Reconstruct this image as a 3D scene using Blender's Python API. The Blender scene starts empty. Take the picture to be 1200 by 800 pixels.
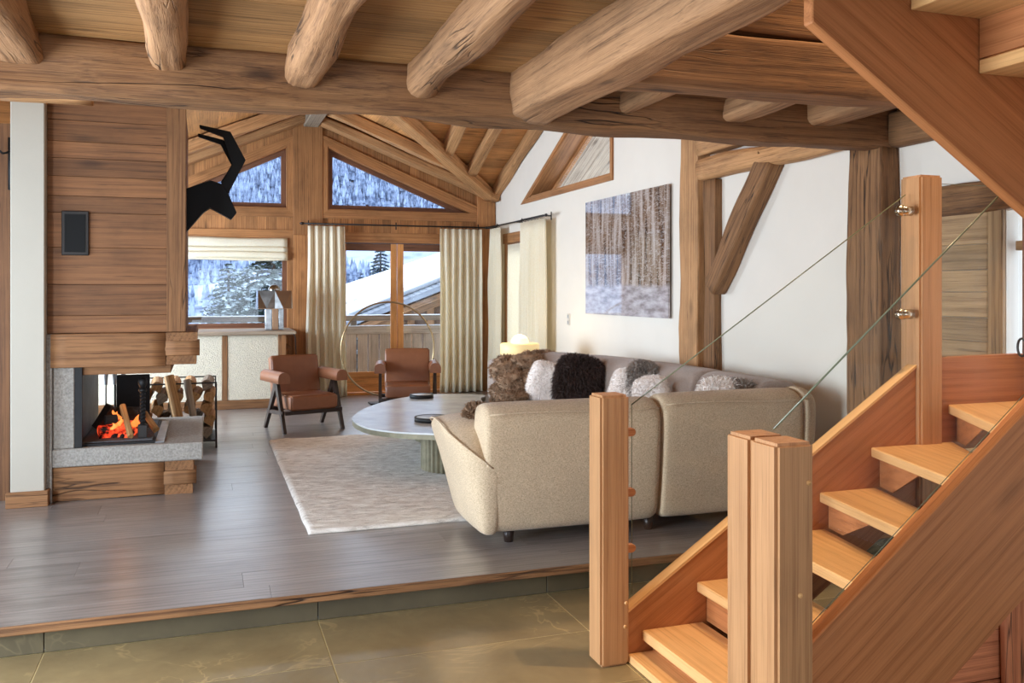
import bpy, bmesh, math, random
from mathutils import Vector, Matrix, noise
random.seed(7)
scene = bpy.context.scene
COL = scene.collection
V = Vector

# ------------------------------------------------------------------ camera
F = 1045.0; H = 1.45; TH = math.atan2(360, F); SN, CS = math.sin(TH), math.cos(TH); CX, CY = 600, 340
cam_d = bpy.data.cameras.new('camera'); cam = bpy.data.objects.new('camera', cam_d); COL.objects.link(cam)
cam.location = (0, 0, H); cam.rotation_euler = (math.pi/2, 0, -TH)
cam_d.sensor_width = 36; cam_d.lens = 36*F/1200; cam_d.shift_y = -60/1200; cam_d.clip_start = 0.05; cam_d.clip_end = 3000
scene.camera = cam

def ray(px, py):
    t = (px-CX)/F; return V((SN+CS*t, CS-SN*t, -(py-CY)/F))
def onZ(px, py, z): r = ray(px, py); return r*((z-H)/r.z)+V((0, 0, H))
def onY(px, py, y): r = ray(px, py); return r*(y/r.y)+V((0, 0, H))
def onX(px, py, x): r = ray(px, py); return r*(x/r.x)+V((0, 0, H))

# ------------------------------------------------------------------ world, lights, exposure
scene.view_settings.view_transform = 'Standard'; scene.view_settings.look = 'None'
scene.view_settings.gamma = 1; scene.view_settings.use_curve_mapping = False
scene.view_settings.exposure = -0.15
scene.cycles.use_denoising = True
scene.cycles.max_bounces = 10; scene.cycles.diffuse_bounces = 6; scene.cycles.transparent_max_bounces = 16
scene.cycles.sample_clamp_indirect = 6; scene.cycles.caustics_reflective = False; scene.cycles.caustics_refractive = False
w = bpy.data.worlds.new('winter_sky'); scene.world = w; w.use_nodes = True
bg = w.node_tree.nodes['Background']; bg.inputs[0].default_value = (0.66, 0.81, 1.0, 1); bg.inputs[1].default_value = 4.2

def area(name, loc, rot, sx, sy, power, col=(1, 1, 1)):
    l = bpy.data.lights.new(name, 'AREA'); l.shape = 'RECTANGLE'; l.size = sx; l.size_y = sy; l.energy = power; l.color = col
    o = bpy.data.objects.new(name, l); COL.objects.link(o); o.location = loc; o.rotation_euler = rot; return o
DAY = (0.68, 0.84, 1.0)
LWX = -2.6
# daylight entering through the windows of the left wall and of the wall behind the camera
area('daylight_lounge_window', (LWX-.25, 10.1, 1.45), (0, -math.pi/2, 0), 1.6, 3.0, 430, DAY)
area('daylight_side_window', (LWX-.25, 5.5, 1.3), (0, -math.pi/2, 0), 1.9, 1.6, 75, DAY)
area('daylight_entry_window', (LWX-.25, 2.95, 1.0), (0, -math.pi/2, 0), 2.2, 1.9, 330, (.8, .9, 1))
area('daylight_rear_window', (0.6, -3.25, 1.0), (math.pi/2, 0, 0), 4.0, 2.2, 26, (0.95, 0.95, 1.0))


# ------------------------------------------------------------------ materials
def c8(r, g, b):
    f = lambda v: (v/255/12.92) if v/255 <= .04045 else ((v/255+.055)/1.055)**2.4
    return (f(r), f(g), f(b), 1)
class NT:
    def __init__(s, name):
        s.m = bpy.data.materials.new(name); s.m.use_nodes = True; s.t = s.m.node_tree; s.n = s.t.nodes
        s.b = s.n['Principled BSDF']; s.out = s.n['Material Output']
    def new(s, t, **k):
        n = s.n.new(t)
        for a, v in k.items(): setattr(n, a, v)
        return n
    def link(s, a, b): s.t.links.new(a, b)
    def val(s, sock, v):
        if hasattr(v, 'links') or isinstance(v, bpy.types.NodeSocket): s.link(v, sock)
        else: sock.default_value = v
    def math(s, op, a, b=0.0):
        n = s.new('ShaderNodeMath', operation=op); s.val(n.inputs[0], a); s.val(n.inputs[1], b); return n.outputs[0]
    def noise(s, vec, scale, detail=3, rough=.55, dist=0):
        n = s.new('ShaderNodeTexNoise'); s.link(vec, n.inputs['Vector'])
        n.inputs['Scale'].default_value = scale; n.inputs['Detail'].default_value = detail
        n.inputs['Roughness'].default_value = rough; n.inputs['Distortion'].default_value = dist; return n.outputs['Fac']
    def map(s, vec, scale=(1, 1, 1), loc=None):
        n = s.new('ShaderNodeMapping'); s.link(vec, n.inputs[0]); n.inputs['Scale'].default_value = scale
        if loc is not None: s.val(n.inputs['Location'], loc)
        return n.outputs[0]
    def ramp(s, fac, stops):
        n = s.new('ShaderNodeValToRGB'); s.link(fac, n.inputs[0]); e = n.color_ramp.elements
        while len(e) > len(stops): e.remove(e[-1])
        while len(e) < len(stops): e.new(1)
        for q, (p, c) in zip(e, stops): q.position = p; q.color = c
        return n.outputs[0]
    def mix(s, fac, a, b, blend='MIX'):
        n = s.new('ShaderNodeMix', data_type='RGBA', blend_type=blend)
        s.val(n.inputs['Factor'], fac); s.val(n.inputs['A'] if False else n.inputs[6], a); s.val(n.inputs[7], b); return n.outputs[2]
    def bump(s, h, strength=.3, dist=.01):
        n = s.new('ShaderNodeBump'); s.link(h, n.inputs['Height']); n.inputs['Strength'].default_value = strength
        n.inputs['Distance'].default_value = dist; s.link(n.outputs[0], s.b.inputs['Normal'])
def G(v): return (v, v, v, 1)

def wood(name, light, dark, rough=.6, ring=9, streak=26, vary=.35, knots=.6, bump=.35, cracks=0.0, spec=.4, coat=0, mott=1.0):
    k = NT(name); tc = k.new('ShaderNodeTexCoord'); oi = k.new('ShaderNodeObjectInfo')
    off = k.new('ShaderNodeCombineXYZ')
    for i, f in enumerate((37.0, 5.3, 3.1)): k.link(k.math('MULTIPLY', oi.outputs['Random'], f), off.inputs[i])
    base = k.map(tc.outputs['Object'], (1, 1, 1), off.outputs[0])
    warp = k.noise(k.map(base, (.9, 2.5, 2.5)), 1.3, 2)
    wv = k.new('ShaderNodeTexWave', wave_type='RINGS', rings_direction='X')
    k.link(k.map(base, (.05, 1, 1)), wv.inputs['Vector'])
    wv.inputs['Scale'].default_value = ring*1.5; wv.inputs['Distortion'].default_value = 9; wv.inputs['Detail'].default_value = 2.0
    wv.inputs['Detail Scale'].default_value = .35; wv.inputs['Detail Roughness'].default_value = .6
    st = k.noise(k.map(base, (.7, streak*1.6, streak*1.6)), 1.0, 5, .7)
    fine = k.noise(k.map(base, (3, 220, 220)), 1.0, 2, .6)
    g = k.math('ADD', k.math('MULTIPLY', wv.outputs['Fac'], .07), k.math('MULTIPLY', st, .54))
    g = k.math('ADD', g, k.math('MULTIPLY', fine, .39))
    col = k.ramp(g, [(.33, dark), (.50, tuple(dark[i]*.4+light[i]*.6 for i in range(3))+(1,)), (.72, light)])
    patch = k.noise(k.map(base, (1.5, 3.2, 3.2)), 1.5, 5, .6)
    col = k.mix(1.0, col, k.ramp(patch, [(.3, G(1-.26*mott)), (.5, G(1)), (.72, G(1+.12*mott))]), 'MULTIPLY')
    dk = k.noise(k.map(base, (2.2, 75, 75)), 1.0, 4, .65)
    col = k.mix(1.0, col, k.ramp(dk, [(.32, G(1-.5*mott)), (.40, G(1))]), 'MULTIPLY')
    tone = k.math('ADD', 1-vary*.5, k.math('MULTIPLY', k.math('FRACT', k.math('MULTIPLY', oi.outputs['Random'], 7.31)), vary))
    tn = k.new('ShaderNodeCombineColor')
    for i in range(3): k.link(tone, tn.inputs[i])
    col = k.mix(1.0, col, tn.outputs[0], 'MULTIPLY')
    hgt = g
    if knots:
        vo = k.new('ShaderNodeTexVoronoi'); k.link(k.map(base, (1.0, 3.2, 3.2)), vo.inputs['Vector']); vo.inputs['Scale'].default_value = 1.25
        kn = k.ramp(k.math('ADD', vo.outputs['Distance'], k.math('MULTIPLY', warp, .08)), [(.09, G(1)), (.19, G(0))])
        col = k.mix(k.math('MULTIPLY', kn, knots), col, tuple(v*.35 for v in dark[:3])+(1,))
    if cracks:
        cr = k.noise(k.map(base, (.55, 9, 9)), 1.0, 3, .5)
        line = k.ramp(k.math('ABSOLUTE', k.math('SUBTRACT', cr, .5)), [(.0, G(1)), (.012, G(0))])
        mask = k.ramp(k.noise(k.map(base, (.8, 2, 2)), 1.1, 2), [(.5, G(0)), (.62, G(1))])
        cc = k.math('MULTIPLY', k.math('MULTIPLY', line, mask), cracks)
        col = k.mix(cc, col, tuple(v*.15 for v in dark[:3])+(1,))
        hgt = k.math('SUBTRACT', g, k.math('MULTIPLY', cc, 1.5))
    k.link(col, k.b.inputs['Base Color']); k.b.inputs['Roughness'].default_value = rough
    k.b.inputs['Specular IOR Level'].default_value = spec
    if coat: k.b.inputs['Coat Weight'].default_value = coat; k.b.inputs['Coat Roughness'].default_value = .26
    k.bump(hgt, bump, .008); return k.m

def plain(name, col, rough=.6, metal=0, spec=.5, nscale=0, nvar=.1, bump=0, bscale=None, sheen=0, bdist=.004):
    k = NT(name); tc = k.new('ShaderNodeTexCoord'); k.b.inputs['Roughness'].default_value = rough
    k.b.inputs['Metallic'].default_value = metal; k.b.inputs['Specular IOR Level'].default_value = spec
    if sheen: k.b.inputs['Sheen Weight'].default_value = sheen
    n = k.noise(tc.outputs['Object'], nscale or 8, 4)
    k.link(k.mix(1.0, col, k.ramp(n, [(.25, G(1-nvar)), (.75, G(1+nvar*.6))]), 'MULTIPLY'), k.b.inputs['Base Color'])
    if bump: k.bump(k.noise(tc.outputs['Object'], bscale or 60, 3), bump, bdist)
    return k.m

def emit(name, col, s):
    k = NT(name); k.b.inputs['Base Color'].default_value = col; k.b.inputs['Emission Color'].default_value = col
    k.b.inputs['Emission Strength'].default_value = s; return k.m

def glass(name, tint=(1, 1, 1, 1), rough=0.0, refl=1.0):
    k = NT(name); tr = k.new('ShaderNodeBsdfTransparent'); tr.inputs[0].default_value = tint
    gl = k.new('ShaderNodeBsdfGlossy'); gl.inputs['Roughness'].default_value = rough
    fr = k.new('ShaderNodeLayerWeight'); fr.inputs[0].default_value = .5; f5 = k.math('POWER', fr.outputs['Facing'], 5.0)
    mx = k.new('ShaderNodeMixShader'); k.link(k.math('MULTIPLY', k.math('ADD', k.math('MULTIPLY', f5, .95), .035), refl), mx.inputs[0])
    k.link(tr.outputs[0], mx.inputs[1]); k.link(gl.outputs[0], mx.inputs[2]); k.link(mx.outputs[0], k.out.inputs[0]); return k.m

M = {}
M['beam'] = wood('old_beam', c8(158, 114, 74), c8(80, 50, 30), .75, 7, 22, .15, .8, .7, 1.0)
M['joist'] = wood('old_joist', c8(180, 136, 96), c8(108, 74, 48), .75, 7, 20, .15, .7, .6, .9)
M['ceil'] = wood('ceiling_board', c8(170, 128, 80), c8(100, 68, 38), .7, 8, 24, .35, .5, .3)
M['gable'] = wood('gable_board', c8(196, 138, 86), c8(122, 76, 42), .65, 9, 26, .4, .6, .3)
M['frame'] = wood('window_casing', c8(190, 134, 84), c8(130, 82, 46), .55, 9, 28, .2, .4, .25)
M['sash'] = wood('window_sash', c8(142, 96, 70), c8(88, 56, 40), .5, 9, 28, .1, 0, .15)
M['doorwood'] = wood('door_wood', c8(236, 168, 100), c8(186, 118, 62), .5, 9, 28, .12, .3, .2)
M['hood'] = wood('hood_board', c8(150, 102, 64), c8(88, 56, 34), .65, 9, 24, .4, .6, .3)
M['mantel'] = wood('mantel_timber', c8(168, 120, 78), c8(98, 62, 36), .7, 8, 22, .25, .8, .5, .9)
M['roof'] = wood('roof_board', c8(222, 164, 104), c8(166, 112, 64), .65, 9, 24, .3, .5, .3)
M['rafter'] = wood('rafter', c8(206, 156, 106), c8(140, 94, 56), .7, 8, 22, .25, .5, .45, .5)
M['floor'] = wood('floor_plank', c8(152, 144, 140), c8(92, 84, 80), .36, 6, 14, .16, .3, .12, 0, 1.0, .7)
M['oak'] = wood('oak', c8(192, 128, 80), c8(144, 86, 48), .42, 6, 20, .12, .35, .15, mott=.35)
M['oaktread'] = wood('oak_tread', c8(230, 184, 126), c8(190, 140, 86), .38, 6, 20, .12, .2, .15, mott=.35)
M['oakpost'] = wood('oak_post', c8(198, 150, 104), c8(154, 108, 70), .45, 6, 20, .1, .6, .2, mott=.4)
M['panel'] = wood('old_panel', c8(186, 150, 108), c8(122, 90, 58), .65, 8, 22, .4, .8, .35)
M['warmlit_panel'] = wood('warmlit_board', c8(214, 136, 92), c8(150, 84, 52), .65, 8, 22, .3, .9, .4, .9)  # warm orange lamplight is put into this board colour
M['greywood'] = wood('weathered_wood', c8(176, 158, 136), c8(112, 94, 78), .8, 8, 24, .35, .8, .4)
M['sunlit_railwood'] = wood('sunlit_railing_wood', c8(232, 210, 182), c8(166, 142, 118), .8, 8, 24, .4, .8, .4)  # paler copy of the weathered wood, sunlight put into its colour
M['darkwood'] = plain('dark_walnut', c8(52, 38, 32), .4, nscale=20, nvar=.25)
M['log'] = wood('split_log', c8(206, 160, 106), c8(140, 96, 56), .8, 8, 20, .3, .2, .5)
M['bark'] = plain('bark', c8(84, 66, 52), .9, nscale=25, nvar=.5, bump=.8, bscale=40)
M['plaster'] = plain('white_plaster', c8(226, 217, 204), .9, nscale=3, nvar=.03, bump=.12, bscale=120)
M['pillar'] = plain('cream_plaster', c8(188, 180, 166), .9, nscale=3, nvar=.03, bump=.1, bscale=90)
M['stucco'] = plain('rough_stucco', c8(228, 218, 196), .9, nscale=40, nvar=.12, bump=1.0, bscale=75, bdist=.015)
M['granite'] = plain('bush_hammered_granite', c8(164, 158, 150), .8, nscale=70, nvar=.4, bump=.7, bscale=90, bdist=.008)
M['iron'] = plain('black_iron', c8(26, 25, 26), .55, .3, nscale=30, nvar=.3, bump=.2)
M['rodiron'] = plain('rod_iron', c8(52, 48, 46), .45, .6)
M['blacksheet'] = plain('black_sheet', c8(10, 9, 9), .5, spec=.2)
M['steel'] = plain('steel_plate', c8(168, 172, 178), .35, .8, nscale=6, nvar=.4)
M['nickel'] = plain('brushed_nickel', c8(196, 180, 156), .25, 1)
M['soot'] = plain('sooty_plate', c8(108, 116, 124), .5, .4, nscale=4, nvar=.5)
M['leather'] = plain('brown_leather', c8(140, 88, 58), .42, nscale=14, nvar=.12, bump=.15, bscale=160, spec=.55)
M['stone'] = None
M['bronze'] = plain('fluted_bronze', c8(128, 122, 100), .5, .35, nscale=18, nvar=.3)
def m_curtain():
    k = NT('cream_linen'); tc = k.new('ShaderNodeTexCoord'); n = k.noise(k.map(tc.outputs['Object'], (200, 200, 60)), 1, 3)
    c = k.ramp(n, [(.3, c8(246, 236, 212)), (.7, c8(255, 250, 234))]); k.link(c, k.b.inputs['Base Color']); k.b.inputs['Roughness'].default_value = .9
    k.b.inputs['Specular IOR Level'].default_value = .1; tr = k.new('ShaderNodeBsdfTranslucent'); k.link(c, tr.inputs[0]); mx = k.new('ShaderNodeMixShader'); mx.inputs[0].default_value = .35
    k.link(k.b.outputs[0], mx.inputs[1]); k.link(tr.outputs[0], mx.inputs[2]); k.link(mx.outputs[0], k.out.inputs[0]); return k.m
M['curtain'] = m_curtain()
M['gold'] = plain('brass_tube', c8(176, 152, 116), .3, 1)
M['mirror'] = plain('mirror_facet', c8(150, 150, 148), .2, 1, nscale=9, nvar=.5)
M['mirror2'] = plain('bronze_facet', c8(150, 118, 92), .25, 1, nscale=3, nvar=.2)
M['lampshade'] = emit('lit_shade', c8(255, 226, 164), .4)
M['bulb'] = emit('lit_bulb', c8(255, 236, 190), 1.1)
M['ember'] = None
M['char'] = plain('charred_log', c8(28, 24, 24), .9, nscale=20, nvar=.5, bump=.9, bscale=40)
M['ash'] = plain('ash', c8(96, 98, 102), .95, nscale=50, nvar=.4, bump=.6)
M['fur_brown'] = plain('dark_fur', c8(68, 50, 44), .75, nscale=9, nvar=.35)
M['fur_throw'] = plain('throw_fur', c8(158, 126, 98), .8, nscale=14, nvar=.5)
M['fur_white'] = plain('white_fur', c8(252, 244, 238), .85, nscale=9, nvar=.08)
M['fur_grey'] = plain('grey_fur', c8(170, 158, 148), .85, nscale=9, nvar=.45)
M['sheet_glass'] = glass('window_glass')
M['rail_glass'] = glass('balustrade_glass', (.985, .993, .988, 1), refl=.4)
M['glass_edge'] = plain('glass_edge', c8(112, 116, 92), .2)
M['snow'] = plain('snow', c8(246, 248, 252), .7, nscale=.6, nvar=.05, bump=.3, bscale=3, bdist=.05)
M['switch'] = plain('switch_plate', c8(206, 200, 192), .4)
M['blackback'] = plain('shadow_gap', c8(52, 38, 28), .9)
M['shingle'] = plain('grey_shingle', c8(128, 132, 140), .85, nscale=2, nvar=.25)
M['chaletwall'] = wood('chalet_wood', c8(106, 78, 60), c8(62, 44, 34), .8, 8, 22, .2, .3, .3)
M['stoneblock'] = plain('distant_stone', c8(186, 188, 192), .9, nscale=4, nvar=.5)

def m_fabric(name, col, col2):
    k = NT(name); tc = k.new('ShaderNodeTexCoord')
    a = k.noise(k.map(tc.outputs['Object'], (420, 420, 90)), 1, 2); b = k.noise(k.map(tc.outputs['Object'], (90, 90, 420)), 1, 2)
    f = k.math('MULTIPLY', k.math('ADD', a, b), .5); big = k.noise(tc.outputs['Object'], 3.5, 3)
    c = k.ramp(f, [(.38, col2), (.58, col)])
    k.link(k.mix(1., c, k.ramp(big, [(.3, G(.93)), (.7, G(1.04))]), 'MULTIPLY'), k.b.inputs['Base Color'])
    k.b.inputs['Roughness'].default_value = .9; k.b.inputs['Specular IOR Level'].default_value = .2; k.b.inputs['Sheen Weight'].default_value = .25
    k.bump(k.math('ADD', f, k.math('MULTIPLY', k.noise(tc.outputs['Object'], 7, 2), 1.2)), .45, .006); return k.m
M['sofa'] = m_fabric('beige_boucle', c8(224, 202, 170), c8(178, 154, 126))
M['sofa2'] = m_fabric('taupe_velvet', c8(178, 160, 148), c8(148, 130, 120))

def m_rug():
    k = NT('rug_wool'); tc = k.new('ShaderNodeTexCoord')
    a = k.noise(k.map(tc.outputs['Object'], (7, 24, 9)), 1, 5, .65, .6); b = k.noise(tc.outputs['Object'], 170, 2)
    f = k.math('ADD', k.math('MULTIPLY', a, .75), k.math('MULTIPLY', b, .25))
    k.link(k.ramp(f, [(.34, c8(180, 170, 160)), (.48, c8(226, 219, 210)), (.7, c8(248, 244, 238))]), k.b.inputs['Base Color'])
    k.b.inputs['Roughness'].default_value = .95; k.bump(f, .9, .02); return k.m
M['rug'] = m_rug()
def m_stone():
    k = NT('grey_stone_top'); tc = k.new('ShaderNodeTexCoord')
    a = k.noise(tc.outputs['Object'], 4, 5, .6)
    k.link(k.ramp(a, [(.3, c8(172, 176, 178)), (.7, c8(212, 214, 214))]), k.b.inputs['Base Color'])
    k.b.inputs['Roughness'].default_value = .24; k.bump(a, .06, .01); return k.m
M['stone'] = m_stone()
def m_tile(name, c1, c2, vein, rough):
    k = NT(name); tc = k.new('ShaderNodeTexCoord'); oi = k.new('ShaderNodeObjectInfo')
    base = k.map(tc.outputs['Object'], (1, 1, 1)); n = k.new('ShaderNodeVectorMath', operation='ADD'); k.link(base, n.inputs[0])
    cb = k.new('ShaderNodeCombineXYZ'); k.link(k.math('MULTIPLY', oi.outputs['Random'], 40), cb.inputs[0]); k.link(k.math('MULTIPLY', oi.outputs['Random'], 23), cb.inputs[1]); k.link(cb.outputs[0], n.inputs[1])
    v = n.outputs[0]; a = k.noise(v, 2.2, 5, .6, .4)
    b = k.noise(k.map(v, (1, 1.6, 1)), 1.5, 4, .6, 1.2)
    ln = k.ramp(k.math('ABSOLUTE', k.math('SUBTRACT', b, .5)), [(0, G(1)), (.018, G(0))])
    msk = k.ramp(k.noise(v, 1.1, 2), [(.48, G(0)), (.65, G(.6))])
    k.link(k.mix(k.math('MULTIPLY', ln, msk), k.ramp(a, [(.3, c1), (.7, c2)]), vein), k.b.inputs['Base Color'])
    k.b.inputs['Roughness'].default_value = rough; k.bump(k.noise(v, 9, 5, .6), .2, .01); return k.m
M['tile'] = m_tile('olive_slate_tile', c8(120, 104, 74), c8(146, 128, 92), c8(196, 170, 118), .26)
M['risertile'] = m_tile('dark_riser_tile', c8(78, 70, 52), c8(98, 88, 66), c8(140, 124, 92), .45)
M['grout'] = plain('grout', c8(184, 166, 118), .9)

def m_picture():
    k = NT('winter_forest_print'); tc = k.new('ShaderNodeTexCoord'); o = tc.outputs['Object']
    trunk = k.noise(k.map(o, (13, 1.2, 13)), 1, 2, .5); br = k.noise(k.map(o, (9, 26, 1), (0, 0, 0)), 1, 5, .7, 2.5)
    sx = k.new('ShaderNodeSeparateXYZ'); k.link(o, sx.inputs[0])
    c = k.ramp(trunk, [(.36, c8(60, 42, 32)), (.48, c8(122, 98, 80)), (.64, c8(178, 166, 158))])
    c = k.mix(k.ramp(br, [(.48, G(0)), (.66, G(.7))]), c, c8(200, 194, 192))
    snow = k.ramp(k.math('ADD', sx.outputs[1], k.math('MULTIPLY', k.noise(o, 4, 3), .25)), [(-.0, G(1)), (.02, G(0))])
    nsn = k.ramp(k.math('ADD', k.math('MULTIPLY', sx.outputs[1], 1.0), k.math('MULTIPLY', k.noise(o, 5, 3), .3)), [(0.0, G(1)), (.02, G(0))])
    sh = k.math('ADD', sx.outputs[1], .32); nsn = k.ramp(k.math('ADD', sh, k.math('MULTIPLY', k.noise(o, 5, 3), .12)), [(.05, G(1)), (.09, G(0))])
    c = k.mix(nsn, c, k.ramp(k.noise(k.map(o, (3, 9, 3)), 2, 4), [(.35, c8(140, 132, 134)), (.65, c8(196, 190, 194))]))
    k.link(c, k.b.inputs['Base Color']); k.b.inputs['Roughness'].default_value = .04; k.b.inputs['Coat Weight'].default_value = .6; k.b.inputs['Coat Roughness'].default_value = .02
    return k.m
M['picture'] = m_picture()
def m_ember():
    k = NT('glowing_ember'); tc = k.new('ShaderNodeTexCoord'); a = k.noise(tc.outputs['Object'], 16, 4, .6)
    k.link(k.ramp(a, [(.42, c8(20, 14, 14)), (.6, c8(120, 24, 12))]), k.b.inputs['Base Color'])
    k.link(k.ramp(a, [(.42, (0, 0, 0, 1)), (.54, (1, .06, .02, 1)), (.72, (1, .25, .06, 1))]), k.b.inputs['Emission Color'])
    k.b.inputs['Emission Strength'].default_value = 1.1; return k.m
M['ember'] = m_ember(); M['flame'] = emit('flame', (1, .30, .06, 1), 1.1)
def m_frost(name, dark, light, scale, lo=.42, hi=.6):
    k = NT(name); tc = k.new('ShaderNodeTexCoord'); a = k.noise(tc.outputs['Object'], scale, 4, .65)
    ge = k.new('ShaderNodeNewGeometry'); sx = k.new('ShaderNodeSeparateXYZ'); k.link(ge.outputs['Normal'], sx.inputs[0])
    f = k.math('ADD', a, k.math('MULTIPLY', sx.outputs[2], .12))
    k.link(k.ramp(f, [(lo, dark), (hi, light)]), k.b.inputs['Base Color']); k.b.inputs['Roughness'].default_value = .9; return k.m
M['frost'] = m_frost('frosted_forest', c8(78, 92, 118), c8(160, 174, 200), .3)
M['hill'] = m_frost('snowy_hillside', c8(66, 80, 108), c8(158, 168, 188), .06, .38, .62)  # snow dimmed to blue-grey, distant mist put into its colour
M['needle'] = m_frost('snowy_needles', c8(40, 58, 44), c8(176, 188, 192), 1.6, .46, .68)
M['needle2'] = m_frost('bare_needles', c8(44, 58, 60), c8(110, 126, 134), 2, .44, .66)

# ------------------------------------------------------------------ object helpers
def mw(o):
    m = o.matrix_basis.copy()
    if o.parent: m = mw(o.parent) @ o.matrix_parent_inverse @ m
    return m
def adopt(o, parent):
    if parent is not None:
        o.parent = parent; o.matrix_parent_inverse = mw(parent).inverted()
    return o
def tag(o, label=None, cat=None, group=None, kind=None):
    if label: o['label'] = label
    if cat: o['category'] = cat
    if group: o['group'] = group
    if kind: o['kind'] = kind
    return o
def empty(name, loc=(0, 0, 0), label=None, cat=None, group=None, kind=None, parent=None):
    o = bpy.data.objects.new(name, None); o.empty_display_size = .1; COL.objects.link(o); o.location = loc
    adopt(o, parent); return tag(o, label, cat, group, kind)
def obj(name, me, mat, parent=None, mtx=None, smooth=False):
    if mat is not None and not me.materials: me.materials.append(M[mat] if isinstance(mat, str) else mat)
    if smooth: me.polygons.foreach_set('use_smooth', [True]*len(me.polygons))
    o = bpy.data.objects.new(name, me); COL.objects.link(o)
    if mtx is not None: o.matrix_basis = mtx
    return adopt(o, parent)
def from_bm(name, bm, mat, parent=None, mtx=None, smooth=False):
    me = bpy.data.meshes.new(name); bmesh.ops.recalc_face_normals(bm, faces=bm.faces[:]); bm.to_mesh(me); bm.free()
    return obj(name, me, mat, parent, mtx, smooth)
def pyd(name, vs, fs, mat, parent=None, mtx=None, smooth=False, recalc=True):
    bm = bmesh.new(); q = [bm.verts.new(v) for v in vs]
    for f in fs:
        try: bm.faces.new([q[i] for i in f])
        except ValueError: pass
    if not recalc:
        me = bpy.data.meshes.new(name); bm.to_mesh(me); bm.free(); return obj(name, me, mat, parent, mtx, smooth)
    return from_bm(name, bm, mat, parent, mtx, smooth)
def centred(name, vs, fs, mat, parent=None, smooth=False, loc=None):
    c = V(loc) if loc is not None else sum((V(v) for v in vs), V())/len(vs)
    return pyd(name, [V(v)-c for v in vs], fs, mat, parent, Matrix.Translation(c), smooth)
def frame(X, Z):
    X = V(X).normalized(); Z = V(Z); Z = (Z-X*Z.dot(X)).normalized(); Y = Z.cross(X); return Matrix((X, Y, Z)).transposed().to_4x4()
_box = {}
def box_me(l, wd, h, bev):
    key = (round(l, 4), round(wd, 4), round(h, 4), bev)
    if key not in _box:
        bm = bmesh.new(); bmesh.ops.create_cube(bm, size=1); bmesh.ops.scale(bm, vec=(l, wd, h), verts=bm.verts)
        if bev: bmesh.ops.bevel(bm, geom=bm.edges[:], offset=min(bev, .45*min(l, wd, h)), segments=1, affect='EDGES')
        me = bpy.data.meshes.new('timber'); bm.to_mesh(me); bm.free(); _box[key] = {}; _box[key]['m'] = me
    return _box[key]
def box(name, lo, hi, mat, parent=None, bev=.003, grain='X'):
    """axis aligned box from corner lo to corner hi; grain axis becomes the local X"""
    lo, hi = V(lo), V(hi); d = hi-lo; c = (lo+hi)/2
    ax = {'X': ((1, 0, 0), (0, 0, 1), (0, 1, 2)), 'Y': ((0, 1, 0), (0, 0, 1), (1, 0, 2)), 'Z': ((0, 0, 1), (0, -1, 0), (2, 0, 1))}[grain]
    dims = [abs(d[i]) for i in ax[2]]
    e = box_me(*dims, bev); key = mat
    if key not in e: me = e['m'].copy(); me.name = name; me.materials.append(M[mat]); e[key] = me
    o = bpy.data.objects.new(name, e[key]); COL.objects.link(o); o.matrix_basis = Matrix.Translation(c) @ frame(ax[0], ax[1]); return adopt(o, parent)
def bar(name, p0, p1, wd, h, mat, parent=None, up=(0, 0, 1), bev=.003):
    p0, p1 = V(p0), V(p1); e = box_me((p1-p0).length, wd, h, bev)
    if mat not in e: me = e['m'].copy(); me.name = name; me.materials.append(M[mat]); e[mat] = me
    o = bpy.data.objects.new(name, e[mat]); COL.objects.link(o); o.matrix_basis = Matrix.Translation((p0+p1)/2) @ frame(p1-p0, up); return adopt(o, parent)
def slab(name, pts, n, th, mat, parent=None, grain=(1, 0, 0), bev=0.0):
    """flat piece: polygon pts (world) is the front, thickness th goes against the normal n"""
    pts = [V(p) for p in pts]; c = sum(pts, V())/len(pts); n = V(n).normalized(); grain = V(grain)
    if abs(grain.normalized().dot(n)) > .98: grain = V((0, 1, 0)) if abs(n.y) < .5 else V((0, 0, 1))
    fr = frame(grain, n); inv = fr.inverted()
    q = [inv @ (p-c) for p in pts]; bm = bmesh.new()
    a = [bm.verts.new(p) for p in q]; b = [bm.verts.new(p-V((0, 0, th))) for p in q]; k = len(q)
    bm.faces.new(a); bm.faces.new(b[::-1])
    for i in range(k): bm.faces.new((a[i], b[i], b[(i+1) % k], a[(i+1) % k]))
    if bev: bmesh.ops.bevel(bm, geom=bm.edges[:], offset=bev, segments=1, affect='EDGES')
    return from_bm(name, bm, mat, parent, Matrix.Translation(c) @ fr)
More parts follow.
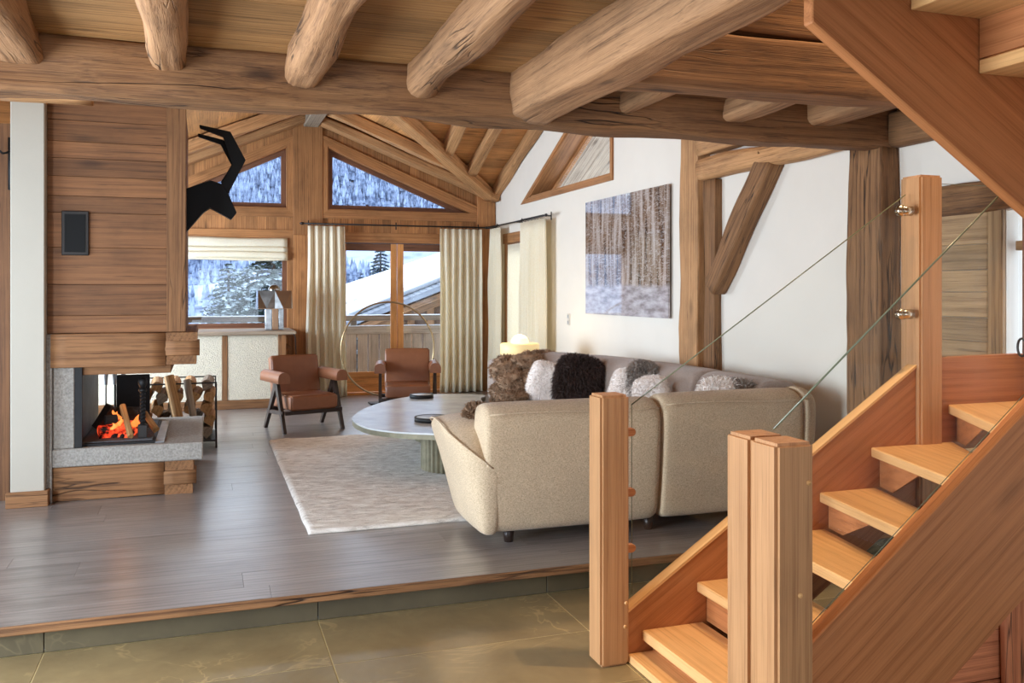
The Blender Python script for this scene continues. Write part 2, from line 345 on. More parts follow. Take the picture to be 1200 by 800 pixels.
def hewn(name, p0, p1, wd, h, mat, parent=None, up=(0, 0, 1), rad=.03, wob=.012, seed=0, step=.1, taper=0, fine=.004):
    """hand-hewn timber: rounded section, wandering faces"""
    p0, p1 = V(p0), V(p1); L = (p1-p0).length; n = max(3, int(L/step)); ring = []
    for cx, cy, a0 in ((1, 1, 0), (-1, 1, 90), (-1, -1, 180), (1, -1, 270)):
        for k in range(4):
            a = math.radians(a0+k*30); ring.append((cx*(wd/2-rad)+rad*math.cos(a), cy*(h/2-rad)+rad*math.sin(a)))
        # extra points along the next face
        nx = {0: (-1, 1), 90: (-1, -1), 180: (1, -1), 270: (1, 1)}[a0]
        e0 = ring[-1]; a = math.radians(a0+90); e1 = (nx[0]*(wd/2-rad)+rad*math.cos(a), nx[1]*(h/2-rad)+rad*math.sin(a))
        for t in (.07, .5, .93): ring.append((e0[0]+(e1[0]-e0[0])*t, e0[1]+(e1[1]-e0[1])*t))
    m = len(ring); vs = []; sd = V((seed*13.7, seed*5.1, seed*2.3))
    for i in range(n+1):
        x = -L/2+L*i/n; s = 1-taper*abs(i/n-.0)
        dx = noise.noise(V((x*.7, 3, 0))+sd)*wob; dz = noise.noise(V((x*.7, 9, 4))+sd)*wob
        for (y, z) in ring:
            q = V((x*1.6, y*7, z*7))+sd; r = 1+noise.noise(q)*wob*2.2/max(wd, h)*2
            f = noise.noise(q*4)*fine
            vs.append((x, (y*r+dx)*s+f, (z*r+dz)*s+f))
    fs = [(i*m+j, i*m+(j+1) % m, (i+1)*m+(j+1) % m, (i+1)*m+j) for i in range(n) for j in range(m)]
    fs += [tuple(range(m)), tuple(range(n*m, n*m+m))]
    o = pyd(name, vs, fs, mat, parent, Matrix.Translation((p0+p1)/2) @ frame(p1-p0, up), True)
    for p in o.data.polygons:
        if len(p.vertices) > 4: p.use_smooth = False
    return o
def tube(name, pts, r, mat, parent=None, closed=False, seg=8, smooth=True):
    pts = [V(p) for p in pts]; c = sum(pts, V())/len(pts); pts = [p-c for p in pts]; n = len(pts); vs = []; pu = None
    for i, p in enumerate(pts):
        a = pts[(i-1) % n] if (closed or i) else p; b = pts[(i+1) % n] if (closed or i < n-1) else p
        t = (b-a).normalized(); u = pu if pu is not None else (V((0, 0, 1)) if abs(t.z) < .9 else V((1, 0, 0)))
        u = (u-t*u.dot(t)).normalized(); pu = u; w2 = t.cross(u); rr = r[i] if isinstance(r, (list, tuple)) else r
        for k in range(seg): a2 = 2*math.pi*k/seg; vs.append(p+(u*math.cos(a2)+w2*math.sin(a2))*rr)
    fs = [(i*seg+k, i*seg+(k+1) % seg, ((i+1) % n)*seg+(k+1) % seg, ((i+1) % n)*seg+k) for i in range(n if closed else n-1) for k in range(seg)]
    if not closed: fs += [tuple(range(seg)), tuple(range((n-1)*seg, n*seg))]
    return pyd(name, vs, fs, mat, parent, Matrix.Translation(c), smooth)
def lathe(name, prof, loc, mat, parent=None, seg=32, smooth=True, flute=0, nfl=0):
    vs = []; n = len(prof)
    for i, (r, z) in enumerate(prof):
        for k in range(seg):
            a = 2*math.pi*k/seg; rr = r*(1-(flute*(.5+.5*math.cos(nfl*a)) if nfl else 0)); vs.append((rr*math.cos(a), rr*math.sin(a), z))
    fs = [(i*seg+k, i*seg+(k+1) % seg, (i+1)*seg+(k+1) % seg, (i+1)*seg+k) for i in range(n-1) for k in range(seg)]
    fs += [tuple(range(seg)), tuple(range((n-1)*seg, n*seg))]
    o = pyd(name, vs, fs, mat, parent, Matrix.Translation(loc), smooth)
    for p in o.data.polygons:
        if len(p.vertices) > 4: p.use_smooth = False
    return o
def loft(name, loops, mat, parent=None, closed_loop=True, caps=True, smooth=True, sub=0):
    m = len(loops[0]); vs = [V(p) for l in loops for p in l]; c = sum(vs, V())/len(vs); n = len(loops)
    fs = [(i*m+j, i*m+(j+1) % m, (i+1)*m+(j+1) % m, (i+1)*m+j) for i in range(n-1) for j in range(m if closed_loop else m-1)]
    if caps: fs += [tuple(range(m)), tuple(range((n-1)*m, n*m))]
    o = pyd(name, [v-c for v in vs], fs, mat, parent, Matrix.Translation(c), smooth)
    if sub:
        s = o.modifiers.new('smooth', 'SUBSURF'); s.levels = sub; s.render_levels = sub
    return o
def inset(pts, d):
    """inset a convex 2D polygon (either winding)"""
    n = len(pts); A = sum(pts[i][0]*pts[(i+1) % n][1]-pts[(i+1) % n][0]*pts[i][1] for i in range(n)); sg = 1 if A > 0 else -1; L = []
    for i in range(n):
        p, q = pts[i], pts[(i+1) % n]; dx, dy = q[0]-p[0], q[1]-p[1]; l = math.hypot(dx, dy); nx, ny = -dy/l*sg, dx/l*sg
        L.append((p[0]+nx*d, p[1]+ny*d, dx, dy))
    out = []
    for i in range(n):
        x1, y1, a, b = L[i-1]; x2, y2, c, e = L[i]; det = a*e-b*c; t = ((x2-x1)*e-(y2-y1)*c)/det; out.append((x1+a*t, y1+b*t))
    return out
def ring_frame(name, pts, width, to3, n, th, mat, parent):
    q = inset(pts, width); k = len(pts)
    for i in range(k):
        j = (i+1) % k; slab(name, [to3(*p) for p in (pts[i], pts[j], q[j], q[i])], n, th, mat, parent, V(to3(*pts[j]))-V(to3(*pts[i])))
    return q
def fur(name, src, count, length, width, mat, parent, droop=.4, rnd=.5, seed=1, zmin=None):
    """tufts on the surface of mesh object src"""
    rng = random.Random(seed); me = src.data; wm = mw(src); me.calc_loop_triangles(); tris = []; acc = 0
    for t in me.loop_triangles:
        a, b, c = (wm @ me.vertices[i].co for i in t.vertices); ar = (b-a).cross(c-a).length/2
        nn = (b-a).cross(c-a).normalized() if ar > 1e-9 else V((0, 0, 1)); acc += ar; tris.append((acc, a, b, c, nn))
    import bisect
    keys = [t[0] for t in tris]; vs = []; fs = []; o0 = wm.translation.copy()
    for _ in range(count):
        _, a, b, c, nn = tris[min(len(tris)-1, bisect.bisect(keys, rng.random()*acc))]
        u, v = rng.random(), rng.random()
        if u+v > 1: u, v = 1-u, 1-v
        p = a+(b-a)*u+(c-a)*v-o0
        if p.dot(nn) < 0: nn = -nn
        d = (nn+V((rng.uniform(-1, 1), rng.uniform(-1, 1), rng.uniform(-1, 1)))*rnd).normalized(); l = length*rng.uniform(.6, 1.2)
        s = d.cross(V((rng.uniform(-1, 1), rng.uniform(-1, 1), rng.uniform(-1, 1)))).normalized()*width
        m1 = p+d*l*.55; tip = p+d*l+V((0, 0, -droop*l)); k = len(vs)
        vs += [p-s, p+s, m1+s*.8, m1-s*.8, tip]; fs += [(k, k+1, k+2, k+3), (k+3, k+2, k+4)]
    me2 = bpy.data.meshes.new(name); me2.from_pydata([tuple(v) for v in vs], [], fs)
    o = obj(name, me2, mat, parent, Matrix.Translation(o0)); o['kind'] = 'stuff'; return o

# ================================================================== SETTING
BY = 12.36; RX = 4.0; TZ = -0.145; EDGE = 4.35; FY = -3.0
zA = lambda x: 3.94-(.40 if x > 1.35 else .43)*abs(x-1.35)
zB = lambda y: 2.88+.37*(BY-y)

# ---- living room floor: planks
fl = empty('floor', (0, 8, 0), kind='structure')
box('subfloor', (LWX, EDGE+.08, TZ), (RX, BY+.15, -.022), 'blackback', fl, 0)
y = EDGE; row = 0
widths = [.19, .24, .21, .26, .2, .23]
while y < BY:
    wd = widths[row % 6]; y1 = min(y+wd, BY)
    xs = [LWX]; x = LWX+random.uniform(.6, 2.2)
    while x < RX-.5: xs.append(x); x += random.uniform(1.6, 2.8)
    xs.append(RX)
    for a, b in zip(xs[:-1], xs[1:]):
        box('floor_plank', (a+.0005, y+.0005, -.024), (b-.0005, y1-.0005, random.uniform(-.0003, .0003)), 'floor', fl, .0006)
    y = y1; row += 1
box('edge_nosing', (LWX, EDGE-.02, -.04), (RX, EDGE-.0012, 0), 'beam', fl, .004)

# ---- lower floor: slate tiles, joints read from the photograph
fe = empty('floor_entry', (0, 1, TZ), kind='structure')
box('tile_bed', (LWX, FY, TZ-.1), (RX, EDGE+.08, TZ-.0015), 'grout', fe, 0)
ys = [EDGE+.03, 3.84, 3.29, 2.69, 2.09, 1.49, .89, .29, -.31, -.91, -1.51, -2.11, -3.0]
for i in range(len(ys)-1):
    off = (-.669 if i % 2 == 0 else -.669+.0)
    x = off-1.186*2
    while x < RX:
        a, b = max(x, LWX), min(x+1.186, RX)
        if b-a > .02: box('floor_tile', (a+.0025, ys[i+1]+.0025, TZ-.012), (b-.0025, ys[i]-.0025, TZ), 'tile', fe, .001)
        x += 1.186
x = -.669-2*1.186
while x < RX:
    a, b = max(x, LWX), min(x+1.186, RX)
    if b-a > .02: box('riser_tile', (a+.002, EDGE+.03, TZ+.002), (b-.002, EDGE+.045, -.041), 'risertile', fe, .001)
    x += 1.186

# ---- generic wall pieces: vertical strips with openings (u, z) ; opening = (ua, ub, lo(u), hi(u))
def strip_intervals(u0, u1, top, ops, base=0.0):
    eps = 1e-5; iv = [((base, base), (top(u0+eps), top(u1-eps)))]
    for ua, ub, lo, hi in ops:
        if ub <= u0+eps or ua >= u1-eps: continue
        out = []
        l = (lo(u0), lo(u1)); h = (hi(u0), hi(u1))
        for (b, t) in iv:
            if h[0] <= b[0] and h[1] <= b[1] or l[0] >= t[0] and l[1] >= t[1]: out.append((b, t)); continue
            if l[0] > b[0]+.003 or l[1] > b[1]+.003: out.append((b, l))
            if h[0] < t[0]-.003 or h[1] < t[1]-.003: out.append((h, t))
        iv = out
    return iv
cst = lambda v: (lambda u: v)

# ---- back gable wall: vertical boards around the openings
wb = empty('wall_back', (0, BY, 0), kind='structure')
W1 = [(-.42, 2.45), (1.06, 2.56-.01), (1.06, 3.40), (-.42, 2.69)]
W1 = [(-.42, 2.545), (1.06, 2.545), (1.06, 3.40), (-.42, 2.70)]
W2 = [(1.585, 2.545), (3.71, 2.545), (1.585, 3.42)]
W3 = (-.55, 1.07, .93, 2.15); D1 = (1.76, 3.36, 0, 2.11)
lin = lambda p, q: (lambda u: p[1]+(q[1]-p[1])*(u-p[0])/(q[0]-p[0]))
opsB = [(W1[0][0], W1[1][0], cst(2.545), lin(W1[3], W1[2])), (W2[0][0], W2[1][0], cst(2.545), lin(W2[2], W2[1])),
        (W3[0], W3[1], cst(W3[2]), cst(W3[3])), (D1[0], D1[1], cst(-1), cst(D1[3]))]
breaks = {LWX, RX, 1.35} | {o[i] for o in opsB for i in (0, 1)}
x = LWX
while x < RX:
    if all(abs(x-b) > .04 for b in breaks): breaks.add(round(x, 4))
    x += .13
br = sorted(breaks)
for a, b in zip(br[:-1], br[1:]):
    for (l, t) in strip_intervals(a, b, zA, opsB):
        slab('wall_board', [(a+.001, BY, l[0]), (b-.001, BY, l[1]), (b-.001, BY, t[1]), (a+.001, BY, t[0])], (0, -1, 0), .02, 'gable', wb, (0, 0, 1), .0015)
# masonry behind the boards
vsb, fsb = [], []
def wall_solid(name, brk, top, ops, to3, mat, parent=None, base=0.0, thick=V((0, .2, 0))):
    vs, fs = [], []
    for a, b in zip(brk[:-1], brk[1:]):
        for (l, t) in strip_intervals(a, b, top, ops, base):
            q = [V(to3(a, l[0])), V(to3(b, l[1])), V(to3(b, t[1])), V(to3(a, t[0]))]; k = len(vs)
            vs += q+[p+thick for p in q]
            fs += [(k, k+1, k+2, k+3), (k+4, k+5, k+6, k+7), (k, k+1, k+5, k+4), (k+1, k+2, k+6, k+5), (k+2, k+3, k+7, k+6), (k+3, k, k+4, k+7)]
    return pyd(name, vs, fs, mat, parent)
wall_solid('wall_core', sorted({LWX, RX, 1.35} | {o[i] for o in opsB for i in (0, 1)}), lambda u: zA(u)+.1, opsB, lambda u, z: (u, BY+.021, z), 'blackback', wb)
# big posts and rails of the gable frame
post = slab('gable_post', [(1.13, BY-.03, 2.2), (1.52, BY-.03, 2.2), (1.52, BY-.03, zA(1.52)-.06), (1.13, BY-.03, zA(1.13)-.06)], (0, -1, 0), .028, 'gable', wb, (0, 0, 1), .004)
slab('gable_post', [(1.13, BY-.03, 0), (1.52, BY-.03, 0), (1.52, BY-.03, 2.199), (1.13, BY-.03, 2.199)], (0, -1, 0), .028, 'gable', wb, (0, 0, 1), .004)
slab('corner_post', [(3.72, BY-.04, 0), (3.99, BY-.04, 0), (3.99, BY-.04, zA(3.99)-.17), (3.72, BY-.04, zA(3.72)-.17)], (0, -1, 0), .038, 'gable', wb, (0, 0, 1), .004)
to_b = lambda yy: (lambda u, z: (u, yy, z))
def window(name, pts, to3f, n, mats, gap=.06, depth=.16, casing=.11, sash=.065, mull=None):
    """casing around the opening, sash set back in it, pane in the sash"""
    o = empty(name, kind='structure'); n = V(n)
    out = inset(pts, -casing)
    ring_frame('casing', out, casing, lambda u, z: V(to3f(u, z))+n*.022, n, .02, mats[0], o)
    ring_frame('reveal', pts, .018, lambda u, z: V(to3f(u, z))+n*.01, n, depth, mats[0], o)
    inn = inset(pts, .018)
    q = ring_frame('sash', inn, sash, lambda u, z: V(to3f(u, z))-n*(depth-.07), n, .05, mats[1], o)
    slab('pane', [V(to3f(*p))-n*(depth-.045) for p in q], n, .006, 'sheet_glass', o)
    return o, q
window('window_1', W1, to_b(BY), (0, -1, 0), ('frame', 'sash'))
window('window_2', W2, to_b(BY), (0, -1, 0), ('frame', 'sash'))
window('window_3', [(W3[0], W3[2]), (W3[1], W3[2]), (W3[1], W3[3]), (W3[0], W3[3])], to_b(BY), (0, -1, 0), ('frame', 'sash'), sash=.06)
# French doors
dr = empty('door_1', (2.56, BY, 0), kind='structure')
for (a, b) in (((D1[0]-.1, BY-.01, 0), (D1[0], BY+.06, D1[3]+.12)), ((D1[1], BY-.01, 0), (D1[1]+.1, BY+.06, D1[3]+.12))): box('jamb', a, b, 'frame', dr, grain='Z')
box('lintel', (D1[0]-.1, BY-.012, D1[3]), (D1[1]+.1, BY+.06, D1[3]+.14), 'frame', dr)
box('threshold', (D1[0], BY-.02, 0), (D1[1], BY+.12, .03), 'doorwood', dr)
for a, b in ((D1[0], 2.555), (2.565, D1[1])):
    lf = empty('door_leaf', ((a+b)/2, BY+.05, 0), parent=dr)
    for (x0, x1) in ((a, a+.085), (b-.085, b)): box('stile', (x0, BY+.03, .035), (x1, BY+.08, 2.10), 'doorwood', lf, grain='Z')
    box('top_rail', (a+.085, BY+.03, 2.0), (b-.085, BY+.08, 2.10), 'sash', lf)
    for k in range(3): box('kick_board', (a+.085, BY+.035, .04+k*.093), (b-.085, BY+.075, .13+k*.093), 'doorwood', lf, .004)
    box('pane', (a+.085, BY+.05, .32), (b-.085, BY+.056, 2.0), 'sheet_glass', lf, 0)

# ---- right wall: plaster with a window door, a triangular window, an entry door bay
wr = empty('wall_right', (RX, 6, 0), kind='structure')
TR = [(8.43, 2.64), (10.98, 2.64), (8.43, 3.83)]
opsR = [(10.80, 11.86, cst(-1), cst(2.16)), (8.43, 10.98, cst(2.64), lin(TR[1], TR[2])), (3.1, 3.60, cst(.6), cst(1.87))]
topR = lambda u: zB(u) if u > 8.6 else (max(zB(8.6)-.37*(8.6-u), 5.0) if u < 4.45 else zB(8.6)+.0)
wall_solid('plaster', sorted({FY, EDGE+.1, 8.6, BY+.2} | {o[i] for o in opsR for i in (0, 1)}), topR, opsR, lambda u, z: (RX, u, z), 'plaster', wr, TZ, V((.2, 0, 0)))
to_r = lambda u, z: (RX, u, z)
wo, q = window('window_4', TR, to_r, (-1, 0, 0), ('frame', 'frame'), casing=.05, depth=.3, sash=.05)
slab('deep_sill', [to_r(u, 2.675) for u in (8.44, 10.85)] + [(RX+.25, 10.85, 2.675), (RX+.25, 8.44, 2.675)], (0, 0, 1), .02, 'frame', wo, (0, 1, 0))
d4 = empty('door_2', (RX, 11.33, 0), kind='structure')
box('jamb', (RX-.02, 11.80, 0), (RX+.1, 11.88, 2.16), 'frame', d4, grain='Z'); box('jamb', (RX-.02, 10.78, 0), (RX+.1, 10.86, 2.16), 'frame', d4, grain='Z')
box('lintel', (RX-.03, 10.72, 2.10), (RX+.1, 11.92, 2.24), 'frame', d4, grain='Y')
for (a, b) in ((10.86, 10.95), (11.71, 11.80)): box('stile', (RX+.03, a, .03), (RX+.08, b, 2.08), 'sash', d4, grain='Z')
box('top_rail', (RX+.03, 10.95, 1.98), (RX+.08, 11.71, 2.08), 'sash', d4, grain='Y'); box('bottom_rail', (RX+.03, 10.95, .03), (RX+.08, 11.71, .3), 'sash', d4, grain='Y')
box('pane', (RX+.05, 10.95, .3), (RX+.056, 11.71, 1.98), 'sheet_glass', d4, 0)
# net curtain inside the glass
def wave_sheet(name, p0, p1, z0, z1, amp, n, mat, parent=None, ph=0, nrm=None, flare=0.0, tight=.55, th=.004, nz=10):
    p0, p1 = V(p0), V(p1); ax = (p1-p0); L = ax.length; ax.normalize(); nr = V(nrm) if nrm else V((ax.y, -ax.x, 0)); nu = n*14; vs = []
    for j in range(nz+1):
        t = j/nz; z = z1+(z0-z1)*t
        for i in range(nu+1):
            u = i/nu; a = 2*math.pi*n*u+ph
            am = amp*(tight+(1-tight)*min(1, t*3))*(1+.35*noise.noise(V((u*n*.7, 3*t, ph))))
            w2 = math.sin(a+.6*noise.noise(V((u*5, t*1.2, ph+4)))*t)
            uu = u*L+math.sin(2*a)*.006+(u-.5)*flare*L*t+.012*noise.noise(V((t*2.3, u*4, ph)))
            vs.append(p0+ax*uu+nr*(w2*am+.02*noise.noise(V((t*1.7, u*3, 7+ph)))*t)+V((0, 0, z)))
    fs = [(j*(nu+1)+i, j*(nu+1)+i+1, (j+1)*(nu+1)+i+1, (j+1)*(nu+1)+i) for j in range(nz) for i in range(nu)]
    c = sum(vs, V())/len(vs); o = pyd(name, [v-c for v in vs], fs, mat, parent, Matrix.Translation(c), True)
    s = o.modifiers.new('thickness', 'SOLIDIFY'); s.thickness = th; return o
# entry bay: old wood panelling with lintel, a narrow window, dark jamb
PX = RX-.012
for i, (z0, z1) in enumerate([(TZ+.0, .26), (.262, .56), (.562, .83), (.832, 1.05), (1.052, 1.17), (1.172, 1.30), (1.302, 1.44), (1.442, 1.56), (1.562, 1.70), (1.702, 1.885)]):
    box('panel_board', (PX-.01, 3.70, z0), (RX-.001, 4.12, z1), 'panel', wr, .003, 'Y')
box('panel_post', (RX-.03, 3.60, TZ), (RX-.001, 3.695, 1.89), 'panel', wr, .005, 'Z')
hewn('panel_lintel', (RX-.04, 4.25, 1.955), (RX-.04, 2.9, 1.955), .09, .16, 'beam', wr, seed=31)
box('panel_post', (RX-.02, 3.28, TZ), (RX-.001, 3.49, 1.89), 'sash', wr, .005, 'Z')
box('pane', (RX+.06, 3.1, .6), (RX+.066, 3.58, 1.87), 'sheet_glass', wr, 0)
box('window_rail', (RX+.04, 3.1, 1.66), (RX+.09, 3.58, 1.71), 'panel', wr, .002, 'Y')
tube('ring_handle', [(RX-.075, 3.44+.025*math.cos(a), 1.16+.045*math.sin(a)) for a in [k*math.pi/8 for k in range(16)]], .006, 'rodiron', wr, True)

# ---- left wall, wall behind the camera, upper closure (unseen from here, with their windows)
wall_solid('wall_left', [FY, 2.0, 3.9, 4.7, 6.3, 8.6, 11.6, BY+.2], cst(2.62), [(2.0, 3.9, cst(TZ), cst(2.1)), (4.7, 6.3, cst(.3), cst(2.25)), (8.6, 11.6, cst(.6), cst(2.25))], lambda u, z: (LWX, u, z), 'plaster', None, TZ, V((-.2, 0, 0)))['kind'] = 'structure'
wall_solid('wall_front', [LWX, -1.4, 2.6, RX], cst(5.0), [(-1.4, 2.6, cst(TZ), cst(2.1))], lambda u, z: (u, FY, z), 'plaster', None, TZ, V((0, -.2, 0)))['kind'] = 'structure'
box('wall_mezzanine', (LWX, 4.50, 2.66), (RX, 4.58, 5.0), 'plaster', None, 0)['kind'] = 'structure'
box('wall_upper_left', (LWX-.2, FY, 2.62), (LWX, 4.5, 5.0), 'plaster', None, 0)['kind'] = 'structure'
box('ceiling_upper', (LWX-.2, FY-.2, 5.0), (RX+.2, 4.6, 5.1), 'plaster', None, 0)['kind'] = 'structure'

# ---- lower ceiling: boards carried by joists
CZ = 2.575
ce = empty('ceiling', (0, 2, CZ), kind='structure')
y = 4.44
while y > -2.9:
    wd = random.choice([.17, .2, .22]); y0 = y-wd
    x1 = 3.98 if y0 > 3.5 else 1.70
    box('ceiling_board', (LWX, y0+.0018, CZ+random.uniform(-.002, .002)), (x1, y-.0018, CZ+.025), 'ceil', ce, .003); y = y0
box('ceiling_deck', (LWX, FY, CZ+.03), (1.70, 4.5, CZ+.09), 'blackback', ce, 0)
box('ceiling_deck', (1.70, 3.6, CZ+.03), (RX, 4.5, CZ+.09), 'blackback', ce, 0)

# ---- roof over the living room
rf = empty('ceiling_roof', (1.35, 10, 3.9), kind='structure')
xval = lambda yy: RX-.925*(BY-yy); yval = lambda xx: BY-(RX-xx)/.925
up = .0
# plane A (falls to the right): boards along Y from the valley to the gable
xs = [1.35+i*.19 for i in range(14)]+[RX]
for a, b in zip(xs[:-1], xs[1:]):
    if b-a < .01: continue
    slab('roof_board', [(a, yval(a), zA(a)+up), (b-.002, yval(b), zA(b)), (b-.002, BY+.02, zA(b)), (a, BY+.02, zA(a))], (-.37, 0, -1), .025, 'roof', rf, (0, 1, 0))
# plane C (falls to the left)
xs = [1.35-i*.2 for i in range(20)]+[LWX]
for a, b in zip(xs[:-1], xs[1:]):
    slab('roof_board', [(a, 9.4, zA(a-1e-6)), (b+.002, 9.4, zA(b)), (b+.002, BY+.02, zA(b)), (a, BY+.02, zA(a-1e-6))], (.4, 0, -1), .025, 'roof', rf, (0, 1, 0))
# plane B (rises towards the camera): boards along X from the valley to the right wall
y = BY
while y > 8.65:
    y0 = max(y-.17, 8.6); l0 = xval(y0) if y0 > yval(1.35) else LWX; l1 = xval(y) if y > yval(1.35) else LWX
    slab('roof_board', [(l1, y-.002, zB(y)), (RX, y-.002, zB(y)), (RX, y0, zB(y0)), (l0, y0, zB(y0))], (0, -.37, -1), .025, 'roof', rf, (1, 0, 0)); y = y0
zr = zB(8.6)
for q in range(5): slab('eave_board', [(RX+.32+q*.2, 8.0, 2.86+.4666*2.98), (RX+.515+q*.2, 8.0, 2.86+.4666*2.98), (RX+.515+q*.2, 12.9, 2.86-.4666*1.92), (RX+.32+q*.2, 12.9, 2.86-.4666*1.92)], (0, -.4666, -1), .03, 'greywood', rf, (0, -1, .4666))
slab('roof_panel', [(LWX, 8.6, zr), (RX+.2, 8.6, zr), (RX+.2, 4.5, zr), (LWX, 4.5, zr)], (0, 0, -1), .05, 'roof', rf)
slab('roof_cover', [(LWX-.3, 4.4, 4.5), (RX+.4, 4.4, 4.5), (RX+.4, BY+.4, 4.5), (LWX-.3, BY+.4, 4.5)], (0, 0, -1), .05, 'shingle', rf)
pyd('roof_gusset', [(1.35, 9.4, 3.94), (LWX, 9.4, zA(LWX)), (LWX, 9.4, 3.97), (1.35, 9.4, 3.97)], [(0, 1, 2, 3)], 'roof', rf)
box('wall_left_upper', (LWX-.2, 4.5, 2.62), (LWX, BY+.2, 4.5), 'plaster', None, 0)['kind'] = 'structure'
e = .045  # dark backing sheets added to stop outdoor light leaking through the board gaps
slab('roof_deck', [(1.35, yval(1.35), 3.94+e), (RX, BY, zA(RX)+e), (RX+.2, BY+.3, zA(RX+.2)+e), (1.35, BY+.3, 3.94+e)], (-.37, 0, -1), .03, 'blackback', rf)
slab('roof_deck', [(1.35, 9.3, 3.94+e), (LWX, 9.3, zA(LWX)+e), (LWX, BY+.3, zA(LWX)+e), (1.35, BY+.3, 3.94+e)], (.4, 0, -1), .03, 'blackback', rf)
slab('roof_deck', [(LWX, 8.5, zB(8.5)+e), (RX+.2, 8.5, zB(8.5)+e), (RX+.2, 9.5, zB(9.5)+e), (LWX, 9.5, zB(9.5)+e)], (0, -.37, -1), .03, 'blackback', rf)
slab('roof_deck', [(1.30, 9.45, zB(9.45)+e), (RX+.2, 9.45, zB(9.45)+e), (RX+.2, BY, zB(BY)+e)], (0, -.37, -1), .03, 'blackback', rf)

# ================================================================== TIMBER FRAME
def beam(name, *a, label, cat='beam', group=None, **k): return tag(hewn(name, *a, **k), label, cat, group)
beam('main_beam', (LWX, 4.47, 2.445), (RX-.03, 4.47, 2.465), .24, .27, 'beam', label='long dark hewn main beam spanning the room above the floor step', rad=.035, wob=.016, seed=1, step=.07, fine=.006)
JG = 'rounded joists under the board ceiling'
for i, (x, wd, zb, ht, lb) in enumerate([(-.76, .19, 2.44, .19, 'rounded ceiling joist over the cream pillar and fireplace end of the beam'), (-.153, .16, 2.425, .2, 'straight ceiling joist above the wood clad fireplace hood, second from the pillar'),
        (.45, .16, 2.41, .2, 'rounded ceiling joist above the trapezoid gable window'), (1.03, .17, 2.42, .2, 'rounded ceiling joist beside the thick pale carrier beam')]):
    beam('ceiling_joist', (x, -2.9, zb+ht/2), (x, 4.42, zb+ht/2), wd, ht, 'joist', label=lb, group=JG, rad=.055, wob=.014, seed=3+i, step=.09, fine=.005)
beam('carrier_beam', (1.61, -2.9, 2.47), (1.61, 4.40, 2.47), .235, .28, 'joist', label='thick pale square carrier beam running into the main beam', rad=.03, wob=.014, seed=9, step=.08, fine=.005)
beam('trimmer_beam', (1.73, 3.56, 2.475), (RX-.02, 3.56, 2.49), .2, .25, 'beam', label='reddish trimmer beam at the edge of the stairwell, below the plank', rad=.02, wob=.01, seed=10, step=.08)
beam('stairwell_plank', (1.73, 3.52, 2.792), (RX-.02, 3.52, 2.80), .1, .34, 'beam', label='rough plank lying on the trimmer beam of the stairwell', rad=.015, seed=11)
for i, (x, wd, lb) in enumerate([(2.17, .12, 'beside the carrier beam'), (2.83, .15, 'midway between carrier beam and wall post'), (3.43, .2, 'next to the timber wall post')]):
    beam('stub_joist', (x, 3.66, 2.50), (x, 4.42, 2.48), wd, .15, 'joist', label='short joist between trimmer and main beam, '+lb, group='short joists between trimmer and main beam', rad=.04, seed=12+i)
beam('wall_post', (RX-.075, 4.50, 0), (RX-.075, 4.50, 2.335), .30, .16, 'beam', label='weathered square timber post on the white wall carrying the main beam', cat='post', up=(-1, 0, 0), rad=.02, wob=.012, seed=16, step=.07)
beam('wall_plate', (RX-.06, 4.34, 2.42), (RX-.06, 3.66, 2.40), .11, .2, 'beam', label='short wall plate timber right beside the main beam end', seed=17)
beam('wall_post', (RX-.06, 6.68, 0), (RX-.06, 6.68, 2.86), .30, .12, 'rafter', label='tall pale timber post on the white wall next to the framed picture', cat='post', up=(-1, 0, 0), rad=.015, seed=18)
beam('wall_post', (RX-.035, 6.43, 0), (RX-.035, 6.43, 2.36), .17, .07, 'beam', label='darker narrow timber post beside the diagonal brace foot', cat='post', up=(-1, 0, 0), rad=.01, seed=19)
beam('tie_beam', (RX-.07, 6.52, 2.452), (RX-.07, 4.62, 2.452), .14, .17, 'rafter', label='horizontal tie beam on the white wall above the brace', rad=.05, seed=20)
beam('upper_tie_beam', (RX-.07, 6.52, 2.64), (RX-.07, 4.62, 2.68), .13, .17, 'rafter', label='second tie beam stacked above the other one, crack between', rad=.03, seed=21)
a = onX(893, 198, RX-.1); b = onX(841, 318, RX-.1)
a.x = b.x = RX-.07
d = (b-a).normalized()
beam('diagonal_brace', a-d*.10, b+d*.16, .19, .132, 'beam', label='diagonal timber brace between wall post and tie beam', cat='brace', up=(-1, 0, 0), rad=.02, seed=22)
# rafters of the roof
sl = V((1, 0, -.40)).normalized()
def rafter(name, p0, p1, wd, ht, label, seed, mat='rafter', up=(0, 0, 1)): return beam(name, p0, p1, wd, ht, mat, label=label, cat='rafter', rad=.012, wob=.008, seed=seed, up=up)
rafter('gable_rafter', (1.36, BY-.16, 3.94-.16), (RX-.03, BY-.16, zA(RX-.03)-.13), .26, .1, 'rafter along the gable wall falling to the white wall corner', 40)
rafter('gable_rafter', (1.34, BY-.16, 3.94-.16), (LWX, BY-.16, zA(LWX)-.16), .26, .1, 'rafter along the gable wall falling behind the fireplace', 41)
rafter('roof_rafter', (1.36, BY-.75, 3.94-.1), (3.35, BY-.75, zA(3.35)-.1), .13, .14, 'common rafter parallel to the gable rafter on the window side', 42)
rafter('roof_rafter', (1.34, BY-.9, 3.94-.1), (LWX, BY-.9, zA(LWX)-.1), .15, .15, 'common rafter parallel to the gable rafter on the fireplace side', 43)
rafter('valley_rafter', (RX-.11, BY-.13, 2.805), (1.42, BY-2.80, zB(BY-2.80)-.1), .16, .15, 'diagonal valley rafter rising from the corner of the white wall', 44)
